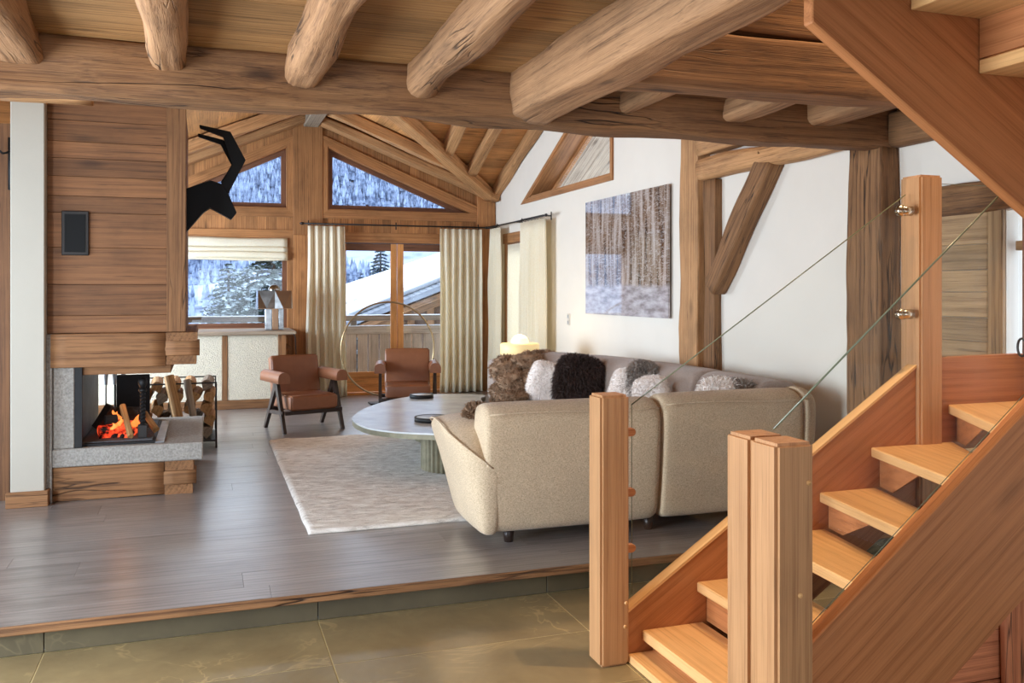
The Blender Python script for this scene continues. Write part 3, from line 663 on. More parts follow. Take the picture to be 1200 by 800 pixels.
for i, x in enumerate((2.95, 3.42)):
    y0 = BY-(RX-x)/.925
    rafter('jack_rafter', (x, y0-.1, zB(y0-.1)-.088), (x, 8.7, zB(8.7)-.088), .13, .14, ['jack rafter above the curtains, far from the white wall', 'jack rafter between valley rafter and wall rafter'][i], 46+i)
rafter('wall_rafter', (RX-.06, BY-.08, zB(BY-.08)-.09), (RX-.06, 8.7, zB(8.7)-.09), .10, .16, 'rafter running up along the top of the white wall', 48)
tag(box('ridge_purlin', (1.26, 9.4, 3.66), (1.46, BY-.05, 3.84), 'greywood', None, .01, 'Y'), 'pale grey ridge purlin end on top of the gable post', 'purlin')

# ================================================================== STAIRCASE
st = empty('staircase', (1.65, 3.0, TZ), 'oak staircase with winding treads, newel posts and glass balustrade', 'staircase')
def newel(x0, x1, y0, y1, z0, z1, lab=None):
    bm = bmesh.new(); bmesh.ops.create_cube(bm, size=1); bmesh.ops.scale(bm, vec=(z1-z0, x1-x0, y1-y0), verts=bm.verts)
    bmesh.ops.bevel(bm, geom=bm.edges[:], offset=.011, segments=2, affect='EDGES')
    o = from_bm('newel_post', bm, 'oakpost', st, Matrix.Translation(((x0+x1)/2, (y0+y1)/2, (z0+z1)/2)) @ frame((0, 0, 1), (0, -1, 0)))
    if lab: o['label'] = lab
    return o
n1 = newel(1.578, 1.712, 3.43, 3.56, TZ, 1.005)
n2 = newel(1.578, 1.712, 2.21, 2.345, TZ, 1.0); newel(1.578, 1.712, 2.347, 2.478, TZ, 1.0)
n3 = newel(3.28, 3.42, 3.44, 3.58, .35, 2.012)
newel(3.02, 3.15, 2.27, 2.40, TZ, 2.6)
# dowel plugs in the posts
for (x, z, p) in ((1.69, .88, n2), (1.695, .12, n1), (1.69, .02, n1), (1.66, .55, n2)):
    yy = 3.43 if p is n1 else 2.21
    tube('dowel_plug', [(x, yy-.003, z), (x, yy+.01, z)], .008, 'oaktread', p)
zt = lambda x: .094+.649*(x-1.756)
slab('outer_stringer', [(1.712, 3.47, TZ), (1.712, 3.47, zt(1.712)), (3.28, 3.47, zt(3.28)), (3.28, 3.47, .40), (2.45, 3.47, TZ)], (0, -1, 0), .05, 'oak', st, (1, 0, .649), .003)
slab('stringer_cap', [(1.712, 3.465, zt(1.712)+.004), (3.28, 3.465, zt(3.28)+.004), (3.28, 3.525, zt(3.28)+.004), (1.712, 3.525, zt(1.712)+.004)], (-.649, 0, 1), .012, 'oaktread', st, (1, 0, .649))
slab('landing_string', [(3.42, 3.47, .66), (3.42, 3.47, 1.118), (3.979, 3.47, 1.125), (3.979, 3.47, .66)], (0, -1, 0), .05, 'oak', st, (1, 0, 0), .003)
zn = lambda x: .36+.779*(x-1.83)
slab('inner_stringer', [(1.712, 2.345, TZ), (1.712, 2.345, zn(1.712)), (3.02, 2.345, zn(3.02)), (3.02, 2.345, .135+.734*(3.02-2.352)), (1.975, 2.345, TZ)], (0, -1, 0), .055, 'oak', st, (1, 0, .76), .004)
tr = [(1.79, 1.80, -.02), (2.06, 2.06, .16), (2.395, 2.30, .335), (2.712, 2.52, .507), (3.007, 2.70, .70), (3.476, 2.86, .885)]
Y1, Y0 = 3.468, 2.402
for i, (xf, xn, z) in enumerate(tr):
    if i < 5: xf2, xn2 = tr[i+1][0]+.03, tr[i+1][1]+.03; bk = [(xn2, Y0), (xf2, Y1)]
    else: bk = [(3.02, Y0), (3.979, 3.0), (3.979, Y1)]
    slab('tread', [(xf, Y1, z), (xn, Y0, z)]+[(a, b, z) for a, b in bk], (0, 0, 1), .045, 'oaktread', st, (xn-xf, Y0-Y1, 0), .005)
    # riser set back below the tread, leaving the inner half open
    t0 = .0 if i < 2 else .52
    q0 = V((xf+.05, Y1, 0)); q1 = V((xn+.05, Y0, 0)); e = q0.lerp(q1, 1 if i < 2 else .36); zb = tr[i-1][2] if i else TZ
    e2 = q0.lerp(q1, 1 if i < 2 else .12)
    slab('riser', [(q0.x, q0.y-.002, zb+.002), (e2.x, e2.y, zb+.002), (e.x, e.y, z-.046), (q0.x, q0.y-.002, z-.046)], (-1, 0, 0), .018, 'oak', st, (0, 1, 0))
slab('tread', [(2.86+.05, 2.42, 1.07), (2.92, 2.42, 1.07), (3.98, 2.2, 1.07), (3.98, 2.98, 1.07)], (0, 0, 1), .045, 'oaktread', st, (1, 0, 0))
box('plinth_step', (1.715, 2.50, TZ), (1.86, 3.46, TZ+.035), 'oaktread', st, .004, 'Y')
# upper flight, rising back to the left over the lower one
zu = lambda x: 2.267-.64*(x-1.75)
slab('upper_stringer', [(1.75, 2.27, zu(1.75)), (1.75, 2.27, zu(1.75)+.56), (3.02, 2.27, zu(3.02)+.5), (3.02, 2.27, zu(3.02))], (0, -1, 0), .045, 'oak', st, (1, 0, -.64), .004)
for i in range(-1, 4):
    x0 = 2.12+.28*i; z = 2.34-.18*i
    slab('upper_tread', [(x0, 2.268, z+.045), (x0+.32, 2.268, z+.045), (x0+.32, 1.25, z+.045), (x0, 1.25, z+.045)], (0, 0, 1), .045, 'oaktread', st, (0, 1, 0), .004)
    slab('upper_riser', [(x0+.30, 2.266, z-.13), (x0+.30, 1.25, z-.13), (x0+.30, 1.25, z-.001), (x0+.30, 2.266, z-.001)], (1, 0, 0), .018, 'oak', st, (0, 1, 0))
slab('upper_stringer', [(1.75, 1.25, zu(1.75)), (1.75, 1.25, zu(1.75)+.56), (3.02, 1.25, zu(3.02)+.5), (3.02, 1.25, zu(3.02))], (0, -1, 0), .045, 'oak', st, (1, 0, -.64), .004)
# glass balustrades
def glass_panel(pts, y):
    o = slab('glass_panel', pts, (0, -1, 0), .012, 'rail_glass', st, (1, 0, 0)); o['label'] = 'clear glass balustrade panel'
    return o
gp0, gp1 = onY(741, 474, 3.50), onY(1062, 228, 3.50)
gl1 = glass_panel([(gp0.x, 3.50, zt(gp0.x)+.03), (gp0.x, 3.50, gp0.z), (gp1.x, 3.50, gp1.z), (gp1.x, 3.50, zt(gp1.x)+.03)], 3.5)
def edge(pts, p, r=.002): tube('glass_edge', pts, r, 'glass_edge', p, seg=6)
edge([(gp0.x, 3.506, gp0.z), (gp1.x, 3.506, gp1.z)], gl1, .003); edge([(gp0.x, 3.506, zt(gp0.x)+.03), (gp0.x, 3.506, gp0.z)], gl1)
g0, g1 = onY(908, 503, 2.37), onY(1150, 252, 2.37); dg = (g1-g0); g2 = g0+dg*(3.0-g0.x)/dg.x
gl2 = glass_panel([(g0.x-.02, 2.37, zn(g0.x)+.03), (g0.x-.02, 2.37, g0.z), g2, (3.0, 2.37, zn(3.0)+.03)], 2.37)
edge([g0+V((0, .006, 0)), g2+V((0, .006, 0))], gl2, .0035); edge([(g0.x, 2.376, zn(g0.x)+.03), (3.0, 2.376, zn(3.0)+.03)], gl2, .0015)
gl3 = glass_panel([(3.44, 3.50, 1.14), (3.44, 3.50, 1.98), (3.908, 3.50, 1.98), (3.908, 3.50, 1.14)], 3.5); edge([(3.44, 3.506, 1.98), (3.908, 3.506, 1.98)], gl3, .0015)
for py in (505, 575, 640):
    p = onY(739, py, 3.50); slab('wood_clamp', [(1.712, 3.47, p.z-.018), (1.745, 3.47, p.z-.018)]+[(1.745+.018*math.sin(a), 3.47, p.z-.018*math.cos(a)) for a in [math.pi*q/8 for q in range(1, 8)]]+[(1.745, 3.47, p.z+.018), (1.712, 3.47, p.z+.018)], (0, -1, 0), .028, 'oak', st, (1, 0, 0), .002)
for py in (247, 368):
    p = onY(1062, py, 3.47); k = tube('metal_clamp', [(p.x+.03, 3.47, p.z), (p.x-.03, 3.47, p.z)], .024, 'nickel', st, seg=14)
    tube('clamp_cap', [(p.x-.03, 3.455, p.z), (p.x-.03, 3.485, p.z)], .026, 'nickel', k, seg=14)
# old timber cladding under the winders
us = empty('under_stair_cladding', (2.8, 2.5, TZ), 'old board cladding under the winding stairs, warm lamplight put into its colour', 'cladding')
for i in range(5):
    z0 = TZ+.002+i*.2; z1 = min(z0+.196, .80); x0 = max(2.12, 2.352+(z1-.2)/.734)
    slab('board', [(x0, 2.46, z0), (3.01, 2.46, z0), (3.01, 2.46, z1), (x0+(.0 if i == 0 else .0), 2.46, z1)], (0, -1, 0), .03, 'warmlit_panel', us, (1, 0, 0), .004)
hewn('stud', (2.745, 2.44, TZ), (2.745, 2.44, .36), .09, .03, 'warmlit_panel', us, up=(0, -1, 0), rad=.008, seed=61)

# ================================================================== FIREPLACE SIDE
FP = 6.78
# cream pillar and old wood wall behind it
pl = empty('wall_pillar', (-1.11, 6.8, 0), kind='structure')
box('plaster_shaft', (-1.225, 6.70, 0), (-1.02, 7.3, 2.72), 'pillar', pl, .006, 'Z')
box('plinth_board', (-1.25, 6.675, 0), (-.995, 6.70, .105), 'mantel', pl, .004); box('plinth_board', (-1.02, 6.70, 0), (-.995, 6.82, .105), 'mantel', pl, .003, 'Y')
wl = empty('wall_passage', (-1.8, 6.95, 0), kind='structure')
x = LWX; k = 0
while x < -1.225:
    x1 = min(x+.19, -1.225); slab('passage_board', [(x, 6.95, 0), (x1-.002, 6.95, 0), (x1-.002, 6.95, 2.6), (x, 6.95, 2.6)], (0, -1, 0), .03, 'hood', wl, (0, 0, 1)); x = x1
beam('corbel_beam', (LWX, 6.62, 2.74), (-.72, 6.62, 2.77), .16, .13, 'rafter', label='pale timber plate lying on top of the cream pillar', seed=70)
hk = empty('coat_hook', (-1.27, 6.93, 2.2), 'black iron hook on the wood wall left of the cream pillar', 'hook')
tube('hook_plate', [(-1.262, 6.925, 2.50), (-1.262, 6.925, 2.14)], .018, 'iron', hk); tube('hook_arm', [(-1.262, 6.91, 2.40), (-1.30, 6.86, 2.38), (-1.34, 6.85, 2.42)], .008, 'iron', hk)

fp = empty('fireplace', (-.5, 7.4, 0), 'open corner fireplace with granite hearth and wood clad hood', 'fireplace')
HX = -.127
# hood: horizontal boards on the front, boards on the side, corner trim
lines = [1.153, 1.275, 1.49, 1.745, 1.985, 2.10, 2.235, 2.36, 2.475, 2.62, 2.80]
for a, b in zip(lines[:-1], lines[1:]):
    box('hood_board', (-1.018, FP+.012, a+.001), (-.256, FP+.035, b-.001), 'hood', fp, .002)
    box('hood_side_board', (HX-.03, FP+.14, a+.001), (HX-.008, 8.15, b-.001), 'hood', fp, .002, 'Y')
box('hood_core', (-1.018, FP+.036, 1.1), (HX-.031, 8.15, 2.79), 'blackback', fp, 0)
box('corner_trim', (-.256, FP, 1.154), (HX, FP+.14, 2.80), 'mantel', fp, .003, 'Z')
# mantel timbers with dovetailed corner
def timber(nm, lo, hi, gr='X', s=0, mat='mantel'):
    lo, hi = V(lo), V(hi); c = (lo+hi)/2; d = hi-lo
    if gr == 'X': return hewn(nm, (lo.x, c.y, c.z), (hi.x, c.y, c.z), d.y, d.z, mat, fp, rad=.008, wob=.004, seed=s, fine=.002)
    return hewn(nm, (c.x, lo.y, c.z), (c.x, hi.y, c.z), d.x, d.z, mat, fp, rad=.008, wob=.004, seed=s, fine=.002)
timber('mantel_beam', (-.992, FP-.03, .922), (-.262, FP+.17, 1.153), 'X', 71)
timber('mantel_tenon', (-.266, FP-.028, .985), (-.035, FP+.15, 1.092), 'X', 72)
timber('mantel_side_beam', (-.26, FP-.03, 1.092), (-.055, 8.2, 1.150), 'Y', 73); timber('mantel_side_beam', (-.26, FP-.03, .924), (-.062, 8.2, .985), 'Y', 74)
timber('mantel_side_infill', (-.255, FP+.16, .985), (-.06, 8.2, 1.092), 'Y', 75)
box('soffit_board', (-.85, FP+.03, .862), (-.228, FP+.2, .920), 'mantel', fp, .003); box('soffit_board', (-.40, FP+.2, .862), (-.228, 8.1, .920), 'mantel', fp, .003, 'Y')
box('hood_throat', (-.99, FP+.17, .93), (-.27, 8.15, 1.1), 'soot', fp, 0)
# granite: pier, hearth slab ; timber base
box('granite_cheek', (-1.02, FP-.02, .0), (-.985, FP+.4, 1.15), 'granite', fp, .004, 'Z')
box('granite_pier', (-.985, FP+.005, .362), (-.849, FP+.16, .922), 'granite', fp, .006, 'Z')
box('hearth_slab', (-.985, FP-.015, .238), (-.012, 8.2, .362), 'granite', fp, .008)
timber('base_timber', (-1.0, FP, .0), (-.272, FP+.16, .236), 'X', 76); timber('base_tenon', (-.276, FP+.001, .065), (-.058, FP+.16, .166), 'X', 77)
timber('base_side_timber', (-.27, FP-.001, .166), (-.078, 8.1, .236), 'Y', 78); timber('base_side_timber', (-.27, FP-.001, 0), (-.082, 8.1, .065), 'Y', 79)
timber('base_side_infill', (-.26, FP+.17, .065), (-.085, 8.1, .166), 'Y', 80)
box('firebox_plate', (-.849, FP+.02, .362), (-.835, 8.12, .925), 'soot', fp, 0, 'Y')
box('firebox_jamb', (-.848, FP+.008, .362), (-.80, FP+.03, .925), 'iron', fp, .002, 'Z')
fw = onZ(180, 490, .363)
box('fire_tray', (-.83, FP+.06, .362), (-.335, 7.9, .380), 'iron', fp, .003); box('ash_bed', (-.81, FP+.09, .380), (-.355, 7.88, .386), 'ash', fp, .001)
box('steel_strip', (-.335, FP+.06, .362), (-.275, 7.9, .372), 'steel', fp, .002, 'Y')
box('back_plate', (-.70, 8.13, .362), (-.44, 8.16, .74), 'iron', fp, .003)
# wall loudspeaker
sp = empty('wall_speaker', (-.843, FP, 1.69), 'small black rectangular loudspeaker set in the hood boards', 'speaker')
box('speaker_frame', (-.928, FP-.008, 1.690), (-.758, FP+.0115, 1.995), 'rodiron', sp, .004, 'Z'); box('speaker_grille', (-.908, FP-.012, 1.712), (-.778, FP-.0085, 1.972), 'blacksheet', sp, .001, 'Z')
# fire: logs, embers, flames
rng = random.Random(5)
def split_log(nm, p0, p1, r, mat, parent=None, seed=0, wedge=True):
    p0, p1 = V(p0), V(p1); L = (p1-p0).length; rg = random.Random(seed); n = 7; prof = []
    if wedge: prof = [(0, -r), (r*.95, .1*r), (r*.8, .55*r), (r*.4, .85*r), (0, .95*r), (-r*.45, .8*r), (-r*.85, .5*r), (-r*.9, .05*r)]
    else: prof = [(r*math.cos(k*math.pi/5), r*math.sin(k*math.pi/5)) for k in range(10)]
    loops = []
    for i in range(n):
        x = -L/2+L*i/(n-1); loops.append([(x, y*(1+.1*noise.noise(V((x*9, y*40, seed)))), z*(1+.1*noise.noise(V((x*9, z*40, seed+3))))) for y, z in prof])
    m = len(prof); vs = [p for l in loops for p in l]
    fs = [(i*m+j, i*m+(j+1) % m, (i+1)*m+(j+1) % m, (i+1)*m+j) for i in range(n-1) for j in range(m)]+[tuple(range(m)), tuple(range((n-1)*m, n*m))]
    return pyd(nm, vs, fs, mat, parent, Matrix.Translation((p0+p1)/2) @ frame(p1-p0, (rg.uniform(-.6, .6), rg.uniform(-.6, .6), 1)), False)
FG = 'logs burning in the fireplace'
for i, (p0, p1, r, mt, lb) in enumerate([((-.72, 7.02, .433), (-.52, 7.09, .433), .05, 'ember', 'glowing red log at the bottom of the fire'), ((-.70, 7.27, .433), (-.46, 7.21, .433), .05, 'ember', 'glowing red log at the back of the embers'),
        ((-.745, 7.155, .44), (-.65, 7.155, .60), .045, 'char', 'charred black log leaning on the fire plate'), ((-.625, 7.245, .533), (-.46, 7.21, .53), .05, 'char', 'charred black log lying on top of the fire'),
        ((-.50, 6.93, .402), (-.572, 7.14, .60), .024, 'log', 'narrow split log leaning on the fire, its end down in the ash'), ((-.345, 7.10, .418), (-.435, 7.34, .507), .03, 'log', 'short split log beside the firedog'),
        ((-.68, 7.03, .515), (-.605, 7.06, .517), .034, 'char', 'round charred stub in the middle of the glow'), ((-.505, 7.01, .413), (-.485, 7.08, .418), .028, 'ember', 'glowing ember chunk under the leaning split log')]):
    tag(split_log('fire_log', p0, p1, r, mt, None, i, i not in (3, 6)), lb, 'log', FG)
rg = random.Random(3)
for i in range(9):
    c = V((rg.uniform(-.72, -.46), rg.uniform(6.95, 7.2), .398)); bm = bmesh.new(); bmesh.ops.create_icosphere(bm, subdivisions=1, radius=rg.uniform(.018, .03))
    for v in bm.verts: v.co *= rg.uniform(.75, 1.2)
    tag(from_bm('ember_lump', bm, 'ember' if i % 3 else 'char', None, Matrix.Translation(c)), 'small glowing ember lump in the ash bed', 'ember', 'ember lumps in the ash')
for i, (x, y, z, h) in enumerate([(-.625, 7.12, .50, .075), (-.605, 7.14, .50, .06), (-.47, 7.15, .44, .09), (-.49, 7.14, .44, .07), (-.58, 7.02, .47, .055), (-.62, 6.985, .45, .05)]):
    bm = bmesh.new(); rs = [(.012, 0), (.022, .25), (.018, .5), (.010, .78), (.001, 1)]; rings = []
    for (r, t) in rs: rings.append([bm.verts.new((r*math.cos(a)+.012*math.sin(t*5+i), r*.6*math.sin(a)+.006*math.cos(t*4+i), t*h)) for a in [k*math.pi/4 for k in range(8)]])
    for a, b in zip(rings[:-1], rings[1:]):
        for k in range(8): bm.faces.new((a[k], a[(k+1) % 8], b[(k+1) % 8], b[k]))
    tag(from_bm('flame', bm, 'flame', None, Matrix.Translation((x, y, z)), True), ['yellow flame licking beside the charred log', 'orange flame behind the leaning split log', 'low orange flame among the embers'][i//2], 'flame', 'flames of the fire')
fl_l = bpy.data.lights.new('fire_glow', 'POINT'); fl_l.energy = .7; fl_l.color = (1, .45, .15); fl_l.shadow_soft_size = .08
flo = bpy.data.objects.new('fire_glow', fl_l); COL.objects.link(flo); flo.location = (-.55, 7.05, .7)
# firedog (andiron) with twisted shaft and ball top
ad = empty('firedog', (-.42, 6.98, .386), 'black wrought iron firedog with twisted shaft and ball top', 'firedog')
ax, ay = -.425, 6.97
vs = []; 
for i in range(33):
    t = i/32; a0 = t*math.pi*5
    for k in range(4): a = a0+k*math.pi/2; vs.append((.021*math.cos(a), .021*math.sin(a), .09+t*.27))
pyd('twisted_shaft', vs, [(i*4+k, i*4+(k+1) % 4, (i+1)*4+(k+1) % 4, (i+1)*4+k) for i in range(32) for k in range(4)], 'iron', ad, Matrix.Translation((ax, ay, .386)))
lathe('ball_top', [(.004, .355), (.02, .36), (.03, .385), (.032, .4), (.026, .425), (.004, .435)], (ax, ay, .386), 'iron', ad, 14)
lathe('collar', [(.024, .33), (.03, .34), (.024, .355)], (ax, ay, .386), 'iron', ad, 12)
box('foot_block', (ax-.032, ay-.03, .386), (ax+.032, ay+.03, .48), 'rodiron', ad, .004, 'Z')
box('log_bar', (ax-.012, ay+.03, .44), (ax+.012, ay+.5, .465), 'iron', ad, .002, 'Y'); box('rear_foot', (ax-.012, ay+.47, .386), (ax+.012, ay+.5, .44), 'iron', ad, .002, 'Z')
# firewood rack behind the hearth
RK = (-.30, 8.95)
rk = empty('log_rack', (RK[0], RK[1], 0), 'thin metal firewood rack standing behind the hearth', 'rack')
for yy in (8.65, 9.3): tube('rack_frame', [(-.62, yy, 0), (-.62, yy, .60), (.10, yy, .60), (.10, yy, 0)], .009, 'rodiron', rk)
for xx in (-.62, .10): tube('cross_rod', [(xx, 8.65, .08), (xx, 9.3, .08)], .007, 'rodiron', rk)
box('rack_floor', (-.62, 8.65, .06), (.10, 9.3, .075), 'rodiron', rk, .002)
rg = random.Random(11); LG = 'split firewood logs in the rack'
k = 0
for row in range(5):
    for j in range(5):
        x = -.545+j*.140+(.03 if row % 2 else 0); z = .136+row*.108
        tag(split_log('firewood_log', (x, 8.68+rg.uniform(0, .04), z), (x+rg.uniform(-.03, .03), 9.25, z), .058, 'log' if k % 4 else 'greywood', None, 30+k), 'pale split log stacked in the metal firewood rack' if k % 4 else 'weathered grey split log stacked in the metal firewood rack', 'log', LG); k += 1
tag(split_log('firewood_log', (-.31, 8.588, .68), (-.17, 8.45, .05), .05, 'log', None, 70), 'split log leaning over the front of the firewood rack', 'log', LG)
tag(split_log('firewood_log', (-.15, 8.602, .64), (-.05, 8.46, .04), .035, 'greywood', None, 71), 'whitish split stick leaning at the end of the firewood rack', 'log', LG)
# fire tools stand
tl = empty('fire_tools', (-.75, 8.6, 0), 'set of fire irons with pale handles behind the fireplace', 'fire tools')
lathe('tool_base', [(.11, 0), (.11, .02), (.02, .03), (.012, .05)], (-.75, 8.6, 0), 'iron', tl, 20); tube('tool_stem', [(-.75, 8.6, .03), (-.75, 8.6, .86)], .009, 'iron', tl)
for dx in (-.07, .0, .07):
    tube('tool_rod', [(-.75+dx, 8.56, .06), (-.75+dx, 8.56, .62)], .006, 'iron', tl); tube('tool_handle', [(-.75+dx, 8.56, .62), (-.75+dx, 8.56, .72), (-.75+dx, 8.56, .86)], [.012, .02, .013], 'steel', tl)
# deer head silhouette on the hood side
dh = empty('deer_head', (HX, 7.2, 2.1), 'black faceted metal deer head with swept horns mounted on the hood side', 'sculpture')
DY = 7.2
body = [(217, 221), (247, 211), (260, 215.5), (267.5, 226.5), (277.5, 249), (271, 257), (246, 242.5), (238, 249), (217, 273)]
def plate(nm, px, y, th, mat='blacksheet', bev=.004):
    pts = [onY(a, b, y) for a, b in px]; return slab(nm, pts, (0, -1, 0), th, mat, dh, (1, 0, 0), bev)
plate('head', body, DY, .10); plate('horn', [(258, 217), (273, 193), (262, 160), (234, 150), (233.5, 146), (270, 154), (288, 187.5), (267, 228)], DY+.02, .03)
plate('horn', [(258, 214), (272, 193), (259, 168.5), (232, 160), (232, 156), (263, 164), (277, 191), (266, 213)], DY+.12, .03)

# ================================================================== COUNTER UNDER THE WINDOW
ct = empty('window_counter', (0, 11.6, 0), 'low stuccoed cabinet wall with wooden top under the window', 'counter')
CYF = 11.38
box('stucco_panel', (LWX+.05, CYF, .11), (.20, CYF+.06, .90), 'stucco', ct, .004); box('stucco_panel', (.26, CYF, .11), (.86, CYF+.06, .90), 'stucco', ct, .004)
box('batten', (.201, CYF-.008, .11), (.259, CYF+.06, .90), 'mantel', ct, .002, 'Z'); box('end_post', (.861, CYF-.012, 0), (.955, CYF+.08, .90), 'mantel', ct, .003, 'Z')
box('skirting', (LWX+.05, CYF-.015, 0), (.86, CYF+.06, .109), 'mantel', ct, .003)
box('side_panel', (.90, CYF+.082, 0), (.95, BY-.02, .90), 'mantel', ct, .003, 'Y'); box('inner_shelf', (.952, CYF+.2, .70), (1.04, BY-.04, .735), 'mantel', ct, .003, 'Y')
box('counter_top', (LWX+.05, CYF-.05, .901), (1.075, BY-.03, .945), 'greywood', ct, .008)
tube('lamp_cable', [(1.03, 11.34, .93), (1.06, 11.33, .87), (1.07, 11.38, .75), (1.09, 11.5, .55), (1.10, 11.6, .3), (1.1, 11.8, .02)], .006, 'iron', ct)
# faceted mirror lamp on the counter
fl2 = empty('facet_lamp', (.83, 11.75, .945), 'faceted mirror table lamp with globe bulb on the window counter', 'lamp')
bx, by, bz = .835, 11.75, .945
def facets(nm, sx, sy, z0, z1, n):
    for side in range(4):
        for k in range(n):
            u0, u1 = -1+2*k/n, -1+2*(k+1)/n; um = (u0+u1)/2
            def P(u, z, dep=0):
                s = (u*sx, -sy-dep) if side == 0 else (sx+dep, u*sy) if side == 1 else (-u*sx, sy+dep) if side == 2 else (-sx-dep, -u*sy)
                return V((bx+s[0], by+s[1], bz+z))
            for j, tri in enumerate((((u0, z1), (u1, z1), (um, z0)), ((u0, z0), (u0, z1), (um, z0)), ((um, z0), (u1, z1), (u1, z0)))):
                vs = [P(u, z, .02 if u == um else (.0 if (u == u0) == (k % 2 == 0) else .012)) for u, z in tri]
                c = sum(vs, V())/3; inn = V((bx, by, c.z)); vs2 = vs+[v+(inn-c).normalized()*.006 for v in vs]
                centred('mirror_facet', vs2, [(0, 1, 2), (3, 5, 4), (0, 3, 4, 1), (1, 4, 5, 2), (2, 5, 3, 0)], 'mirror' if (j+k+side) % 2 == 0 else 'mirror2', fl2)
facets('top', .205, .15, .275, .50, 2)
box('top_plate', (bx-.2, by-.145, bz+.27), (bx+.2, by+.145, bz+.276), 'mirror2', fl2, 0)
for (a, b, mt) in ((-.115, -.03, 'mirror'), (-.03, .05, 'mirror2'), (.05, .115, 'mirror')): box('pedestal_panel', (bx+a+.001, by-.09, bz), (bx+b-.001, by+.09, bz+.27), mt, fl2, .004, 'Z')
bm = bmesh.new(); bmesh.ops.create_uvsphere(bm, u_segments=24, v_segments=16, radius=.075); from_bm('globe_bulb', bm, 'mirror', fl2, Matrix.Translation((bx, by, bz+.505)), True)
# roman blind
bl = empty('roman_blind', (.26, BY-.09, 2.13), 'cream striped roman blind pulled up in the window over the counter', 'blind')
for i, (z0, z1, dy) in enumerate([(2.02, 2.145, 0), (1.955, 2.03, .018), (1.875, 1.965, .036), (1.845, 1.885, .02)]):
    n = 24; vs = []
    for j in range(5):
        t = j/4
        for q in range(n+1):
            u = q/n; xx = W3[0]+.01+u*(W3[1]-W3[0]-.03)
            vs.append(V((xx, BY-.035-dy-.018*math.sin(math.pi*t)-.003*math.sin(u*19+i), z1+(z0-z1)*t+(.006*math.sin(u*7+i*2)))))
    c = sum(vs, V())/len(vs); o = pyd('blind_fold', [v-c for v in vs], [(j*(n+1)+q, j*(n+1)+q+1, (j+1)*(n+1)+q+1, (j+1)*(n+1)+q) for j in range(4) for q in range(n)], 'curtain', bl, Matrix.Translation(c), True)
    s = o.modifiers.new('thickness', 'SOLIDIFY'); s.thickness = .006
# ================================================================== CURTAINS
def rod(p0, p1, label, n):
    r = empty('curtain_rod', (V(p0)+V(p1))/2, label, 'curtain rod'); tube('rod', [p0, p1], .011, 'rodiron', r); ax = (V(p1)-V(p0)); n = V(n)
    for p, s in ((V(p0), -1), (V(p1), 1)):
        tube('finial', [p, p+ax.normalized()*s*.025, p+ax.normalized()*s*.05], [.018, .02, .008], 'rodiron', r)
    for t in (.03, .5, .97):
        q = V(p0)+ax*t; tube('rod_bracket', [q, q+n*.1], .008, 'rodiron', r); tube('bracket_foot', [q+n*.1+V((0, 0, .05)), q+n*.1-V((0, 0, .05))], .008, 'rodiron', r)
    return r
RZ = 2.345
rod((1.25, BY-.16, RZ), (3.80, BY-.16, RZ), 'black iron curtain rod above the French doors', (0, 1, 0))
rod((RX-.16, 12.15, RZ), (RX-.16, 9.92, RZ), 'black iron curtain rod on the white wall', (1, 0, 0))
def curtain(p0, p1, n, label, ph, fl=.0):
    o = empty('curtain', (V(p0)+V(p1))/2, label, 'curtain', 'cream linen curtains'); wave_sheet('curtain_cloth', p0, p1, .012, RZ-.03, .045, n, 'curtain', o, ph, None, fl, .6, .006, 16)
    ax = V(p1)-V(p0)
    for i in range(n*2):
        q = V(p0)+ax*((i+.5)/(n*2)); tube('curtain_ring', [q+V((0, 0, RZ-.0065))+(V((0, 1, 0)) if abs(ax.x) > abs(ax.y) else V((1, 0, 0)))*.02*math.cos(a)+V((0, 0, 1))*.02*math.sin(a) for a in [k*math.pi/5 for k in range(10)]], .0025, 'rodiron', o, True, 5)
    return o
curtain((1.31, BY-.16, 0), (1.80, BY-.16, 0), 5, 'cream curtain gathered between the gable post and the French doors', 0, .12)
curtain((3.13, BY-.16, 0), (3.74, BY-.16, 0), 6, 'wide cream curtain hanging over the right French door leaf', 2, .02)
curtain((RX-.16, 12.10, 0), (RX-.16, 11.70, 0), 4, 'narrow cream curtain on the white wall next to the room corner', 4, .1)
curtain((RX-.16, 10.78, 0), (RX-.16, 9.98, 0), 7, 'cream curtain on the white wall nearest the forest picture', 6, .03)
wave_sheet('net_curtain', (RX-.02, 11.70, 0), (RX-.02, 10.95, 0), .05, 2.08, .018, 8, 'curtain', None, 1)
tag(bpy.data.objects['net_curtain'], 'thin pale net curtain inside the narrow window door', 'net curtain')
# ================================================================== PICTURE, SWITCH
pc = empty('forest_picture', (RX-.03, 8.08, 1.8), 'large frameless glossy print of a snowy winter forest', 'picture')
p0, p1 = 7.155, 9.0
slab('print_panel', [(RX-.045, p1, 1.195), (RX-.045, p0, 1.195), (RX-.045, p0, 2.41), (RX-.045, p1, 2.41)], (-1, 0, 0), .02, 'picture', pc, (0, -1, 0))
for z in (1.35, 2.25): box('hanger_rail', (RX-.025, p0+.1, z-.02), (RX-.001, p1-.1, z+.02), 'rodiron', pc, 0, 'Y')
sw = empty('light_switch', (RX-.01, 9.62, 1.12), 'small double light switch on the white wall beside the curtain', 'switch')
p = onX(667, 374, RX); 
for dz in (-.035, .035):
    box('switch_plate', (RX-.012, p.y-.035, p.z+dz-.033), (RX-.001, p.y+.035, p.z+dz+.033), 'switch', sw, .003); box('switch_key', (RX-.016, p.y-.018, p.z+dz-.018), (RX-.0125, p.y+.018, p.z+dz+.018), 'steel', sw, .002)

